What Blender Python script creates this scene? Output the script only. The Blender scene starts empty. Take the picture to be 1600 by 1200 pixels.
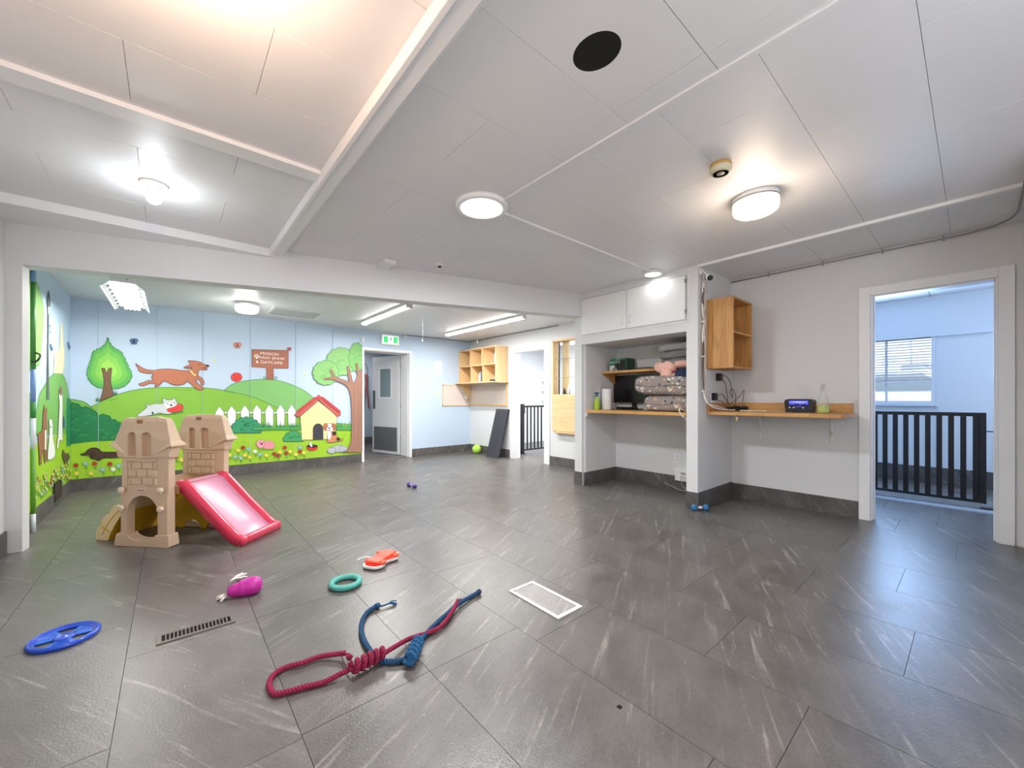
import bpy, bmesh, math, random
from mathutils import Vector, Matrix
from mathutils.geometry import tessellate_polygon
R = random.Random(7)
sc = bpy.context.scene
COL = sc.collection
pi = math.pi

# ---------------------------------------------------------------- camera, world, exposure
F, CAMH, CX, CY = 622.0, 1.15, 800.0, 622.6
YAW = math.atan2(725, F)
cs, sn = math.cos(YAW), math.sin(YAW)
cam = bpy.data.cameras.new('camera'); cam_o = bpy.data.objects.new('camera', cam); COL.objects.link(cam_o)
cam.sensor_width = 36; cam.lens = F/1600*36; cam.shift_y = (CY-600)/1600; cam.clip_start = .02
cam_o.location = (0, 0, CAMH); cam_o.rotation_euler = (pi/2, 0, math.atan2(sn, cs)-pi/2)
sc.camera = cam_o
sc.view_settings.view_transform = 'Standard'; sc.view_settings.look = 'None'
sc.view_settings.exposure = 0.0; sc.view_settings.gamma = 1; sc.view_settings.use_curve_mapping = False
w = bpy.data.worlds.new('world'); sc.world = w; w.use_nodes = True
nt = w.node_tree; bg = nt.nodes['Background']
sky = nt.nodes.new('ShaderNodeTexSky'); sky.sky_type = 'HOSEK_WILKIE'; sky.turbidity = 3.5; sky.ground_albedo = .4
sky.sun_direction = Vector((-.5, -.4, .75)).normalized()
nt.links.new(sky.outputs[0], bg.inputs[0]); bg.inputs[1].default_value = 5.0
sun = bpy.data.lights.new('sun', 'SUN'); sun.energy = 7; sun.angle = .01; sun_o = bpy.data.objects.new('sun', sun); COL.objects.link(sun_o); sun_o.rotation_euler = Vector((-.5, -.4, .75)).to_track_quat('Z', 'Y').to_euler()

def area(name, loc, size, power, col=(1, 1, 1), rot=(0, 0, 0), sy=None):
    l = bpy.data.lights.new(name, 'AREA'); l.energy = power; l.color = col; l.size = size
    if sy: l.shape = 'RECTANGLE'; l.size_y = sy
    o = bpy.data.objects.new(name, l); COL.objects.link(o); o.location = loc; o.rotation_euler = rot
    return o
def point(name, loc, power, col=(1, 1, 1), r=.05):
    l = bpy.data.lights.new(name, 'POINT'); l.energy = power; l.color = col; l.shadow_soft_size = r
    o = bpy.data.objects.new(name, l); COL.objects.link(o); o.location = loc
    return o
WARM = (1, .80, .62); COOL = (.93, .97, 1); DAY = (.50, .70, 1)
K = 2.1
area('light_led_near', (1.68, 2.30, 2.465), .24, 32*K, COOL)
area('light_led_far', (3.99, 2.30, 2.49), .16, .4*K, COOL)
point('light_flush_warm', (2.98, .97, 2.33), 5*K, WARM, .11)
point('light_bulb', (-.08, 3.45, 2.33), 2.6*K, (.90, .94, 1), .06)
area('light_tube_left', (2.37, 5.62, 2.325), .05, 28*K, (1, .99, .97), sy=1.5)
area('light_tube_right', (3.99, 5.45, 2.325), .05, 28*K, (1, .99, .97), sy=2.1)
area('light_shop', (-.33, 5.85, 2.19), .2, 13*K, (1, 1, .97), sy=1.25)
point('light_flush_back', (.75, 6.2, 2.24), 5*K, (1, 1, 1), .10)
point('light_recess_warm', (.0, 1.40, 2.30), 13*K, (1, .66, .44), .11)       # lamp of the near ceiling bay, above the frame
area('light_window_room', (7.7, .9, 1.6), .9, 28*K, (.38, .60, 1), (0, pi/2, 0), 1.0)
area('fill_side_room', (6.6, -1.2, 1.7), 1.5, 26*K, (.62, .78, 1), (-pi/2, 0, 0), 1.4)  # added bluish daylight fill, out of view, no window modelled here
area('light_back_gate_room', (6.4, 5.6, 2.38), 1.2, 55*K, (.97, .98, 1))
area('light_hall', (3.0, 9.3, 2.38), .8, 22*K, (.9, .95, 1))
area('light_pass_room', (6.4, 4.0, 2.38), .9, 25*K, (1, 1, 1))
point('fill_near_room', (1.0, -1.1, 1.5), 38*K, (.97, .98, 1), .4)  # unseen fill light added behind the camera for ceiling and walls

# ---------------------------------------------------------------- pixel -> plane
def ray(u, v):
    du = (u-CX)/F; dv = (v-CY)/F
    return cs+du*sn, sn-du*cs, -dv
def at_y(u, v, y): r = ray(u, v); t = y/r[1]; return Vector((r[0]*t, y, CAMH+r[2]*t))
def at_x(u, v, x): r = ray(u, v); t = x/r[0]; return Vector((x, r[1]*t, CAMH+r[2]*t))
def at_z(u, v, z=0): r = ray(u, v); t = (z-CAMH)/r[2]; return Vector((r[0]*t, r[1]*t, z))

# ---------------------------------------------------------------- materials
def lin(c): return tuple(((x/255)/12.92 if x/255 <= .04045 else ((x/255+.055)/1.055)**2.4) for x in c)+(1,)
MATS = {}
def mat(name, col, rough=.6, metal=0, emit=0, noise=0, nscale=6, bump=0, trans=0, spec=.5, alpha=1, coat=0):
    if name in MATS: return MATS[name]
    m = bpy.data.materials.new(name); m.use_nodes = True; MATS[name] = m
    n = m.node_tree.nodes; l = m.node_tree.links; p = n['Principled BSDF']
    c = lin(col); p.inputs['Base Color'].default_value = c; p.inputs['Roughness'].default_value = rough
    p.inputs['Metallic'].default_value = metal; p.inputs['Specular IOR Level'].default_value = spec
    p.inputs['Transmission Weight'].default_value = trans; p.inputs['Alpha'].default_value = alpha
    p.inputs['Coat Weight'].default_value = coat
    if emit:
        p.inputs['Emission Color'].default_value = c; p.inputs['Emission Strength'].default_value = emit
    if noise or bump:
        tc = n.new('ShaderNodeTexCoord'); nz = n.new('ShaderNodeTexNoise'); nz.inputs['Scale'].default_value = nscale
        nz.inputs['Detail'].default_value = 5; l.new(tc.outputs['Object'], nz.inputs['Vector'])
        if noise:
            mx = n.new('ShaderNodeMix'); mx.data_type = 'RGBA'
            mx.inputs[6].default_value = tuple(x*(1-noise) for x in c[:3])+(1,); mx.inputs[7].default_value = tuple(min(1, x*(1+noise)) for x in c[:3])+(1,)
            l.new(nz.outputs['Fac'], mx.inputs[0]); l.new(mx.outputs[2], p.inputs['Base Color'])
        if bump:
            b = n.new('ShaderNodeBump'); b.inputs['Strength'].default_value = bump; b.inputs['Distance'].default_value = .01
            l.new(nz.outputs['Fac'], b.inputs['Height']); l.new(b.outputs[0], p.inputs['Normal'])
    return m
def slate(name, ang, base, light, dark, rough=.4, plane='xy', per_obj=True):
    """stone-look vinyl: mottled grey with fine pale streaks running at one angle"""
    m = bpy.data.materials.new(name); m.use_nodes = True; MATS[name] = m
    n = m.node_tree.nodes; l = m.node_tree.links; p = n['Principled BSDF']
    geo = n.new('ShaderNodeNewGeometry'); oi = n.new('ShaderNodeObjectInfo')
    add = n.new('ShaderNodeVectorMath'); add.operation = 'MULTIPLY_ADD'
    add.inputs[1].default_value = (9, 7, 5)
    l.new(oi.outputs['Random'], add.inputs[0]); l.new(geo.outputs['Position'], add.inputs[2])
    if not per_obj: add.inputs[1].default_value = (0, 0, 0)
    mp = n.new('ShaderNodeMapping')
    if plane == 'xy': mp.inputs['Rotation'].default_value = (0, 0, -ang)
    elif plane == 'xz': mp.inputs['Rotation'].default_value = (0, ang, 0)
    else: mp.inputs['Rotation'].default_value = (-ang, 0, 0)
    l.new(add.outputs[0], mp.inputs[0])
    def noise(scale, vec, detail=6, rough_=.6, dist=0):
        sm = n.new('ShaderNodeVectorMath'); sm.operation = 'MULTIPLY'; sm.inputs[1].default_value = vec; l.new(mp.outputs[0], sm.inputs[0])
        z = n.new('ShaderNodeTexNoise'); z.inputs['Scale'].default_value = scale; z.inputs['Detail'].default_value = detail
        z.inputs['Roughness'].default_value = rough_; z.inputs['Distortion'].default_value = dist; l.new(sm.outputs[0], z.inputs[0]); return z
    long = (1.5, 20, 20) if plane != 'yz' else (20, 1.5, 20)
    st = noise(1.0, long, 7, .62, 1.1); mo = noise(3.2, (1, 1.6, 1.6), 6, .7); gr = noise(120, (1, 1, 1), 2, .5)
    rp = n.new('ShaderNodeValToRGB'); e = rp.color_ramp.elements
    e[0].position = .55; e[0].color = (0, 0, 0, 1); e[1].position = .70; e[1].color = (1, 1, 1, 1); x = rp.color_ramp.elements.new(.61); x.color = (.22,)*3+(1,)
    gm = noise(34, (1, 1, 1), 3, .6); ga = n.new('ShaderNodeMath'); ga.operation = 'MULTIPLY_ADD'; ga.inputs[1].default_value = .16; ga.inputs[2].default_value = -.08
    l.new(gm.outputs['Fac'], ga.inputs[0]); gs_ = n.new('ShaderNodeMath'); gs_.operation = 'ADD'; l.new(st.outputs['Fac'], gs_.inputs[0]); l.new(ga.outputs[0], gs_.inputs[1]); l.new(gs_.outputs[0], rp.inputs[0])
    mx = n.new('ShaderNodeMix'); mx.data_type = 'RGBA'; mx.inputs[6].default_value = lin(dark); mx.inputs[7].default_value = lin(base)
    mr = n.new('ShaderNodeMapRange'); mr.inputs[1].default_value = .33; mr.inputs[2].default_value = .62; l.new(mo.outputs['Fac'], mr.inputs[0]); l.new(mr.outputs[0], mx.inputs[0])
    m2 = n.new('ShaderNodeMix'); m2.data_type = 'RGBA'; l.new(rp.outputs[0], m2.inputs[0]); l.new(mx.outputs[2], m2.inputs[6]); m2.inputs[7].default_value = lin(light)
    m3 = n.new('ShaderNodeMix'); m3.data_type = 'RGBA'; m3.blend_type = 'OVERLAY'; m3.inputs[0].default_value = .35
    l.new(m2.outputs[2], m3.inputs[6]); l.new(gr.outputs['Fac'], m3.inputs[7]); l.new(m3.outputs[2], p.inputs['Base Color'])
    p.inputs['Specular IOR Level'].default_value = .8 if plane == 'xy' else .4
    r2 = n.new('ShaderNodeMapRange'); r2.inputs[3].default_value = rough-.06; r2.inputs[4].default_value = rough+.12; l.new(mo.outputs['Fac'], r2.inputs[0]); l.new(r2.outputs[0], p.inputs['Roughness'])
    b = n.new('ShaderNodeBump'); b.inputs['Strength'].default_value = .25; b.inputs['Distance'].default_value = .003
    l.new(gr.outputs['Fac'], b.inputs['Height']); l.new(b.outputs[0], p.inputs['Normal'])
    return m
def wood(name, c1, c2, axis='z', scale=1, rough=.5):
    if name in MATS: return MATS[name]
    m = bpy.data.materials.new(name); m.use_nodes = True; MATS[name] = m
    n = m.node_tree.nodes; l = m.node_tree.links; p = n['Principled BSDF']
    tc = n.new('ShaderNodeTexCoord'); mp = n.new('ShaderNodeMapping')
    s = {'x': (1.2, 9, 9), 'y': (9, 1.2, 9), 'z': (9, 9, 1.2)}[axis]; mp.inputs['Scale'].default_value = tuple(k*scale for k in s)
    l.new(tc.outputs['Object'], mp.inputs[0])
    nz = n.new('ShaderNodeTexNoise'); nz.inputs['Scale'].default_value = 1.6; nz.inputs['Detail'].default_value = 5; nz.inputs['Distortion'].default_value = .8; l.new(mp.outputs[0], nz.inputs[0])
    mul = n.new('ShaderNodeMath'); mul.operation = 'MULTIPLY'; mul.inputs[1].default_value = 9; l.new(nz.outputs['Fac'], mul.inputs[0])
    fr = n.new('ShaderNodeMath'); fr.operation = 'PINGPONG'; fr.inputs[1].default_value = 1; l.new(mul.outputs[0], fr.inputs[0])
    mx = n.new('ShaderNodeMix'); mx.data_type = 'RGBA'; mx.inputs[6].default_value = lin(c1); mx.inputs[7].default_value = lin(c2)
    l.new(fr.outputs[0], mx.inputs[0]); l.new(mx.outputs[2], p.inputs['Base Color']); p.inputs['Roughness'].default_value = rough
    return m

WHITE = mat('wall_white', (216, 217, 219), .6, noise=.02, nscale=3)
CEIL = mat('ceiling_white', (228, 228, 230), .45, noise=.02, nscale=2)
TRIMW = mat('trim_white', (234, 235, 237), .4)
SKY = mat('paint_sky', (190, 208, 228), .6, noise=.05, nscale=1.2)
BLUEW = mat('paint_blue_wall', (190, 208, 228), .6, noise=.03, nscale=1.2)
FL1 = slate('vinyl_slate_a', math.radians(27), (100, 96, 93), (140, 134, 128), (80, 76, 72), .32)
FL2 = slate('vinyl_slate_b', math.radians(-60), (106, 102, 99), (144, 139, 134), (88, 84, 81), .32)
BBX = slate('vinyl_base_xz', math.radians(58), (98, 94, 93), (140, 135, 130), (74, 71, 70), .5, 'xz', False)
BBY = slate('vinyl_base_yz', math.radians(58), (98, 94, 93), (140, 135, 130), (74, 71, 70), .5, 'yz', False)
OAK = wood('oak', (205, 158, 96), (190, 140, 80), 'z')
OAKY = wood('oak_y', (205, 158, 96), (190, 140, 80), 'y')
MAPLE = wood('maple', (232, 198, 150), (224, 186, 134), 'z', 1)
MAPLEY = wood('maple_y', (232, 198, 150), (224, 186, 134), 'y', 1)
BLACK = mat('black_metal', (16, 16, 18), .4)
DARK = mat('dark_void', (8, 7, 6), .9)
GROUT = mat('joint_dark', (76, 72, 70), .8)
CJ = mat('ceiling_joint', (150, 148, 146), .8)
TAN = mat('plastic_tan', (210, 184, 156), .5, noise=.03, nscale=40)
TAND = mat('plastic_brown', (150, 106, 68), .5)
CREAM = mat('plastic_cream', (236, 214, 160), .45)
YEL = mat('plastic_yellow', (216, 172, 40), .45)
RED = mat('plastic_pinkred', (216, 52, 84), .3, coat=.3)
PINKP = mat('plastic_pink_sheen', (208, 140, 166), .30, noise=.04, nscale=8, coat=.15)  # slide bed: reflected light put into a paler pink
METAL = mat('metal_grey', (150, 150, 150), .4, metal=.6)
LAMP = mat('lamp_white', (255, 253, 250), .5, emit=5)
LAMPW = mat('lamp_warm', (255, 226, 190), .5, emit=2.2)
GLASS = mat('glass', (235, 245, 245), .02, trans=1, alpha=.35)
PLASW = mat('plastic_white', (232, 232, 230), .35)

# ---------------------------------------------------------------- mesh helpers
def box(bm, x0, y0, z0, x1, y1, z1, mi=0, M=None):
    vs = [bm.verts.new(M @ Vector(p) if M else p) for p in ((x0,y0,z0),(x1,y0,z0),(x1,y1,z0),(x0,y1,z0),(x0,y0,z1),(x1,y0,z1),(x1,y1,z1),(x0,y1,z1))]
    for f in ((0,3,2,1),(4,5,6,7),(0,1,5,4),(1,2,6,5),(2,3,7,6),(3,0,4,7)):
        bm.faces.new([vs[i] for i in f]).material_index = mi
def lathe(bm, prof, c=(0, 0, 0), n=24, axis='z', mi=0, M=None, smooth=True, caps=True):
    rings = []
    for r, h in prof:
        ring = []
        for i in range(n):
            a = 2*pi*i/n; x, y = r*math.cos(a), r*math.sin(a)
            p = {'z': (x, y, h), 'x': (h, x, y), 'y': (x, h, y)}[axis]
            p = Vector(p)+Vector(c)
            ring.append(bm.verts.new(M @ p if M else p))
        rings.append(ring)
    for a, b in zip(rings, rings[1:]):
        for i in range(n):
            f = bm.faces.new((a[i], a[(i+1) % n], b[(i+1) % n], b[i])); f.material_index = mi; f.smooth = smooth
    for rr in ((rings[0], rings[-1]) if caps else ()):
        try: bm.faces.new(rr).material_index = mi
        except ValueError: pass
def frames(pts):
    T = []
    for i in range(len(pts)):
        a = pts[max(0, i-1)]; b = pts[min(len(pts)-1, i+1)]; T.append((b-a).normalized())
    up = Vector((0, 0, 1)) if abs(T[0].z) < .9 else Vector((1, 0, 0))
    N = [(up-T[0]*up.dot(T[0])).normalized()]
    for i in range(1, len(pts)):
        v = N[-1]-T[i]*N[-1].dot(T[i]); N.append(v.normalized() if v.length > 1e-6 else N[-1])
    return T, N
def tube(bm, pts, r, n=8, mi=0, caps=True):
    pts = [Vector(p) for p in pts]; T, N = frames(pts); rings = []
    for i, p in enumerate(pts):
        B = T[i].cross(N[i]); rr = r[i] if isinstance(r, (list, tuple)) else r
        rings.append([bm.verts.new(p+(N[i]*math.cos(2*pi*k/n)+B*math.sin(2*pi*k/n))*rr) for k in range(n)])
    for a, b in zip(rings, rings[1:]):
        for k in range(n):
            f = bm.faces.new((a[k], a[(k+1) % n], b[(k+1) % n], b[k])); f.smooth = True; f.material_index = mi
    if caps:
        for rr in (rings[0], rings[-1]):
            try: bm.faces.new(rr).material_index = mi
            except ValueError: pass
def spline(P, per=8, closed=False):
    P = [Vector(p) for p in P]; out = []; n = len(P); rng = n if closed else n-1
    for i in range(rng):
        g = lambda k: P[k % n] if closed else P[max(0, min(n-1, k))]
        a, b, c, d = g(i-1), g(i), g(i+1), g(i+2)
        for j in range(per):
            t = j/per
            out.append(.5*((2*b)+(c-a)*t+(2*a-5*b+4*c-d)*t*t+(-a+3*b-3*c+d)*t**3))
    if not closed: out.append(P[-1])
    return out
def resample(pts, step):
    out = [pts[0]]; acc = 0
    for a, b in zip(pts, pts[1:]):
        L = (b-a).length
        while acc+L >= step and L > 1e-9:
            a = a+(b-a)*((step-acc)/L); out.append(a); L = (b-a).length; acc = 0
        acc += L
    return out
def strands(bm, pts, R0, r, pitch, n=3, sides=6, mi=0):
    """twisted rope: n helical strands round a path"""
    pts = resample([Vector(p) for p in pts], pitch/9); T, N = frames(pts); dd = pitch/9
    for s in range(n):
        P = []
        for i, p in enumerate(pts):
            a = 2*pi*(i*dd/pitch+s/n); B = T[i].cross(N[i]); P.append(p+(N[i]*math.cos(a)+B*math.sin(a))*R0)
        tube(bm, P, r, sides, mi)
def prism(bm, outer, holes=(), d0=0, d1=.01, to3=None, mi=0, mi_side=None):
    """2D outline with holes pushed between depths d0 and d1; to3(a,b,d) -> 3D point"""
    loops = [list(outer)]+[list(h) for h in holes]
    tri = tessellate_polygon([[Vector((p[0], p[1], 0)) for p in lp] for lp in loops])
    flat = [p for lp in loops for p in lp]
    A = [bm.verts.new(to3(p[0], p[1], d0)) for p in flat]; B = [bm.verts.new(to3(p[0], p[1], d1)) for p in flat]
    for t in tri:
        for V, o in ((A, t), (B, t[::-1])):
            try: bm.faces.new([V[i] for i in o]).material_index = mi
            except ValueError: pass
    k = 0; ms = mi if mi_side is None else mi_side
    for lp in loops:
        n = len(lp)
        for i in range(n):
            a, b = k+i, k+(i+1) % n
            bm.faces.new((A[a], A[b], B[b], B[a])).material_index = ms
        k += n
def blob(bm, c, s, M=None, e=1, seed=0, amp=0, nu=28, nv=16, mi=0, smooth=True):
    """rounded cushion-like ellipsoid; e<1 squarer"""
    rr = random.Random(seed); ph = [rr.uniform(0, 6) for _ in range(8)]
    sp = lambda v: math.copysign(abs(v)**e, v)
    rows = []
    for j in range(nv+1):
        la = -pi/2+pi*j/nv; row = []
        for i in range(nu):
            lo = 2*pi*i/nu
            k = 1+amp*(math.sin(3*lo+ph[0])*math.cos(2*la+ph[1])+.6*math.sin(7*lo+ph[2]+3*la)+.4*math.sin(11*lo+ph[3])*math.sin(9*la+ph[4]))
            p = Vector((c[0]+s[0]*sp(math.cos(la))*sp(math.cos(lo))*k, c[1]+s[1]*sp(math.cos(la))*sp(math.sin(lo))*k, c[2]+s[2]*sp(math.sin(la))*k))
            row.append(M @ p if M else p)
        rows.append([bm.verts.new(q) for q in row] if 0 < j < nv else [bm.verts.new(row[0])])
    for j in range(nv):
        a, b = rows[j], rows[j+1]
        for i in range(nu):
            k = (i+1) % nu
            if len(a) == 1: f = bm.faces.new((a[0], b[k], b[i]))
            elif len(b) == 1: f = bm.faces.new((a[i], a[k], b[0]))
            else: f = bm.faces.new((a[i], a[k], b[k], b[i]))
            f.smooth = smooth; f.material_index = mi
def obj(name, bm, mats, parent=None, bevel=0, seg=2, fix=True):
    if fix: bmesh.ops.recalc_face_normals(bm, faces=bm.faces)
    me = bpy.data.meshes.new(name); bm.to_mesh(me); bm.free()
    for m in (mats if isinstance(mats, (list, tuple)) else [mats]): me.materials.append(m)
    o = bpy.data.objects.new(name, me); COL.objects.link(o)
    if parent is not None: o.parent = parent
    if bevel:
        b = o.modifiers.new('bevel', 'BEVEL'); b.width = bevel; b.segments = seg; b.limit_method = 'ANGLE'; b.angle_limit = math.radians(40); b.harden_normals = False
    return o
def N_(): return bmesh.new()
def bx(name, dims, m, parent=None, bevel=0):
    bm = N_(); box(bm, *dims); return obj(name, bm, m, parent, bevel)
def tag(o, label, cat, group=None):
    o['label'] = label; o['category'] = cat
    if group: o['group'] = group
    return o
def thing(name, label, cat, loc=(0, 0, 0), rz=0, group=None, rx=0, ry=0):
    o = bpy.data.objects.new(name, None); COL.objects.link(o); o.empty_display_size = .1
    o.location = loc; o.rotation_euler = (rx, ry, rz); return tag(o, label, cat, group)
def st(o): o['kind'] = 'structure'; return o
def copy_tree(o, parent=None):
    c = o.copy(); COL.objects.link(c)
    if parent is not None: c.parent = parent
    for ch in [k for k in bpy.data.objects if k.parent == o and k != c]: copy_tree(ch, c)
    return c
def text_obj(name, s, size, m, M, parent=None, depth=.0004, spacing=1.0):
    cu = bpy.data.curves.new(name, 'FONT'); cu.body = s; cu.size = size; cu.extrude = depth; cu.align_x = 'CENTER'; cu.align_y = 'CENTER'; cu.space_character = spacing
    t = bpy.data.objects.new(name+'_c', cu); COL.objects.link(t)
    bpy.context.view_layer.update()
    me = bpy.data.meshes.new_from_object(t.evaluated_get(bpy.context.evaluated_depsgraph_get()))
    COL.objects.unlink(t); bpy.data.objects.remove(t)
    me.materials.clear(); me.materials.append(m)
    o = bpy.data.objects.new(name, me); COL.objects.link(o)
    if parent is not None: o.parent = parent
    o.matrix_local = M
    return o
FACE_MY = Matrix(((1,0,0,0),(0,0,-1,0),(0,1,0,0),(0,0,0,1)))       # text read from -y side
FACE_MX = Matrix(((0,0,-1,0),(-1,0,0,0),(0,1,0,0),(0,0,0,1)))      # text read from -x side
def arc(cx, cy, rx, ry, a0, a1, n):
    return [(cx+rx*math.cos(a0+(a1-a0)*i/n), cy+ry*math.sin(a0+(a1-a0)*i/n)) for i in range(n+1)]
def wall_holes(bm, axis, p0, p1, a0, a1, z0, z1, holes):
    """wall slab between p0,p1 on its normal axis, running a0..a1, with rectangular holes (ha0,ha1,hz0,hz1)"""
    A = sorted({a0, a1, *[h[0] for h in holes], *[h[1] for h in holes]}); Z = sorted({z0, z1, *[h[2] for h in holes], *[h[3] for h in holes]})
    A = [a for a in A if a0 <= a <= a1]; Z = [z for z in Z if z0 <= z <= z1]
    for a, b in zip(A, A[1:]):
        run = None
        for c, d in zip(Z, Z[1:]):
            m = ((a+b)/2, (c+d)/2); solid = not any(h[0] < m[0] < h[1] and h[2] < m[1] < h[3] for h in holes)
            if solid: run = (run[0], d) if run else (c, d)
            if (not solid or d == Z[-1]) and run:
                if axis == 'x': box(bm, p0, a, run[0], p1, b, run[1])
                else: box(bm, a, p0, run[0], b, p1, run[1])
                run = None

# ================================================================ SETTING
XL, XR, YB, ZC, ZB = -.93, 5.0, 7.23, 2.53, 2.40
YN = -.24          # short return wall beside the right doorway
# floor: base + tiles one by one
floor = st(bx('floor', (XL-.1, -1.7, -.06, 8.0, 12, -.004), GROUT))
TW, TL = .49, .955
def tile_mesh(nm, m):
    bm = N_(); g = .0003
    x0, x1, y0, y1 = -TW/2, TW/2, -TL/2, TL/2; i = .0008
    lo = [bm.verts.new(p) for p in ((x0+g, y0+g, -.004), (x1-g, y0+g, -.004), (x1-g, y1-g, -.004), (x0+g, y1-g, -.004))]
    hi = [bm.verts.new(p) for p in ((x0+g+i, y0+g+i, 0), (x1-g-i, y0+g+i, 0), (x1-g-i, y1-g-i, 0), (x0+g+i, y1-g-i, 0))]
    bm.faces.new(hi)
    for k in range(4): bm.faces.new((lo[k], lo[(k+1) % 4], hi[(k+1) % 4], hi[k]))
    bmesh.ops.recalc_face_normals(bm, faces=bm.faces)
    me = bpy.data.meshes.new(nm); bm.to_mesh(me); bm.free(); me.materials.append(m); return me
tA, tB = tile_mesh('tile_a', FL1), tile_mesh('tile_b', FL2)
offs = {0: 1.5, 1: 1.5, 2: 1.36, 3: .79, 4: 1.15, 5: .70, -1: 2.44, -2: .9, -3: 1.9}
def add_tile(me, x, y):
    o = bpy.data.objects.new('tile', me); COL.objects.link(o); o.parent = floor; o.location = (x, y, 0)
for k in range(-3, 10):
    xc = .34+TW*k+TW/2; y0 = offs.get(k, (k*.37) % TL); j = -4
    while True:
        yc = y0+TL*(j+.5); j += 1
        if yc-TL/2 > 7.3: break
        if yc < -1.7: continue
        add_tile(tB if k < 0 else tA, xc, yc)
for i in range(6):                                   # adjoining rooms on the right
    for j in range(10):
        add_tile(tA, 5.24+.245+TW*i-.0, -1.2+TL*(j)+(i % 2)*.4)

# walls
bm = N_(); box(bm, XL-.12, -1.7, 0, XL, YB+.4, 2.6); st(obj('wall_left', bm, [WHITE]))
bm = N_(); wall_holes(bm, 'y', YB, YB+.38, XL-.12, 5.13, 0, 2.6, [(2.658, 3.56, 0, 2.04)]); wall_back = st(obj('wall_back', bm, BLUEW))
bm = N_(); wall_holes(bm, 'x', XR, XR+.13, -1.7, YB, 0, 2.6, [(-.116, .647, 0, 2.115), (4.944, 5.743, 0, 2.03), (3.75, 4.743, 1.218, 2.13)]); wall_right = st(obj('wall_right', bm, WHITE))
bm = N_(); box(bm, 3.4, YN-.12, 0, XR, YN, 2.6); st(obj('wall_near_return', bm, WHITE))
st(bx('wall_near', (XL-.12, -1.82, 0, 8, -1.7, 2.6), WHITE))
# vertical panel joints on the mural wall
bm = N_()
for u in (153.5, 245, 317, 391, 462, 520):
    x = at_y(u, 600, YB).x; box(bm, x-.002, YB-.0065, .16, x+.002, YB, 2.39)
st(obj('trim_1', bm, mat('joint_pale', (165, 190, 205), .7)))
# rooms seen through the openings
FARW = mat('far_room_white', (226, 230, 234), .6)
bm = N_(); X = 7.85
wall_holes(bm, 'x', X, X+.15, -1.7, 8, 0, 2.6, [(.395, 1.35, 1.115, 1.985)]); st(obj('wall_far_room', bm, FARW))
st(bx('wall_far_room_end', (5.13, 2.6, 0, 7.85, 2.72, 2.6), FARW))
st(bx('wall_gate_room_back', (5.13, 7.61, 0, 7.85, 7.73, 2.6), FARW))
st(bx('ceiling_side_rooms', (5.13, -1.7, 2.53, 8.0, 8, 2.6), CEIL))
bm = N_(); box(bm, X-.05, -1.7, 1.985, X, 2.6, 2.53); box(bm, X-.006, -1.7, .22, X, .352, 1.985); st(obj('trim_2', bm, FARW))
bm = N_()
for y in (-.8, -.2, .4, 1.0): box(bm, 5.13, y-.002, 2.525, 7.8, y+.002, 2.531)
st(obj('trim_3', bm, GROUT))
HALL = mat('hall_blue_grey', (170, 182, 192), .6)
bm = N_(); box(bm, 1.6, 10.2, 0, 5.2, 10.3, 2.6); box(bm, 1.5, 7.61, 0, 1.6, 10.3, 2.6); box(bm, 5.13, 7.73, 0, 5.23, 10.3, 2.6); st(obj('wall_hall', bm, HALL))
st(bx('ceiling_hall', (1.5, 7.61, 2.45, 5.2, 10.3, 2.55), CEIL))
st(bx('baseboard_hall', (1.6, 10.185, 0, 5.13, 10.2, .16), BBX))

# ceilings: slabs and the painted boards one by one
ceiling = st(bx('ceiling', (XL, -1.7, ZC+.012, 5.13, 4.95, ZC+.08), CJ))
def add_panels(x0, x1, y0, y1, rows_origin, jx, L=.87, Wd=.4325, z=ZC):
    cache = {}
    j = math.floor((y0-rows_origin)/Wd)
    while rows_origin+j*Wd < y1-.01:
        a, b = max(y0, rows_origin+j*Wd), min(y1, rows_origin+(j+1)*Wd)
        off = jx+(L/2 if j % 2 else 0); k = math.floor((x0-off)/L)
        while off+k*L < x1-.01:
            c, d = max(x0, off+k*L), min(x1, off+(k+1)*L); k += 1
            if b-a < .02 or d-c < .02: continue
            key = (round(d-c, 3), round(b-a, 3))
            if key not in cache:
                bm = N_(); g = .0003; e = .0012; hx, hy = (d-c)/2-g, (b-a)/2-g
                lo = [bm.verts.new((sx*(hx-e), sy*(hy-e), 0)) for sx, sy in ((-1,-1),(1,-1),(1,1),(-1,1))]
                hi = [bm.verts.new((sx*hx, sy*hy, .004)) for sx, sy in ((-1,-1),(1,-1),(1,1),(-1,1))]
                tp = [bm.verts.new((sx*hx, sy*hy, .012)) for sx, sy in ((-1,-1),(1,-1),(1,1),(-1,1))]
                bm.faces.new(lo[::-1])
                for q in range(4):
                    bm.faces.new((lo[q], lo[(q+1) % 4], hi[(q+1) % 4], hi[q])); bm.faces.new((hi[q], hi[(q+1) % 4], tp[(q+1) % 4], tp[q]))
                me = bpy.data.meshes.new('panel'); bm.to_mesh(me); bm.free(); me.materials.append(CEIL); cache[key] = me
            o = bpy.data.objects.new('panel', cache[key]); COL.objects.link(o); o.parent = ceiling; o.location = ((c+d)/2, (a+b)/2, z)
        j += 1
add_panels(XL, .70, -1.7, 4.25, 3.0, -.14)                 # left bay
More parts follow.
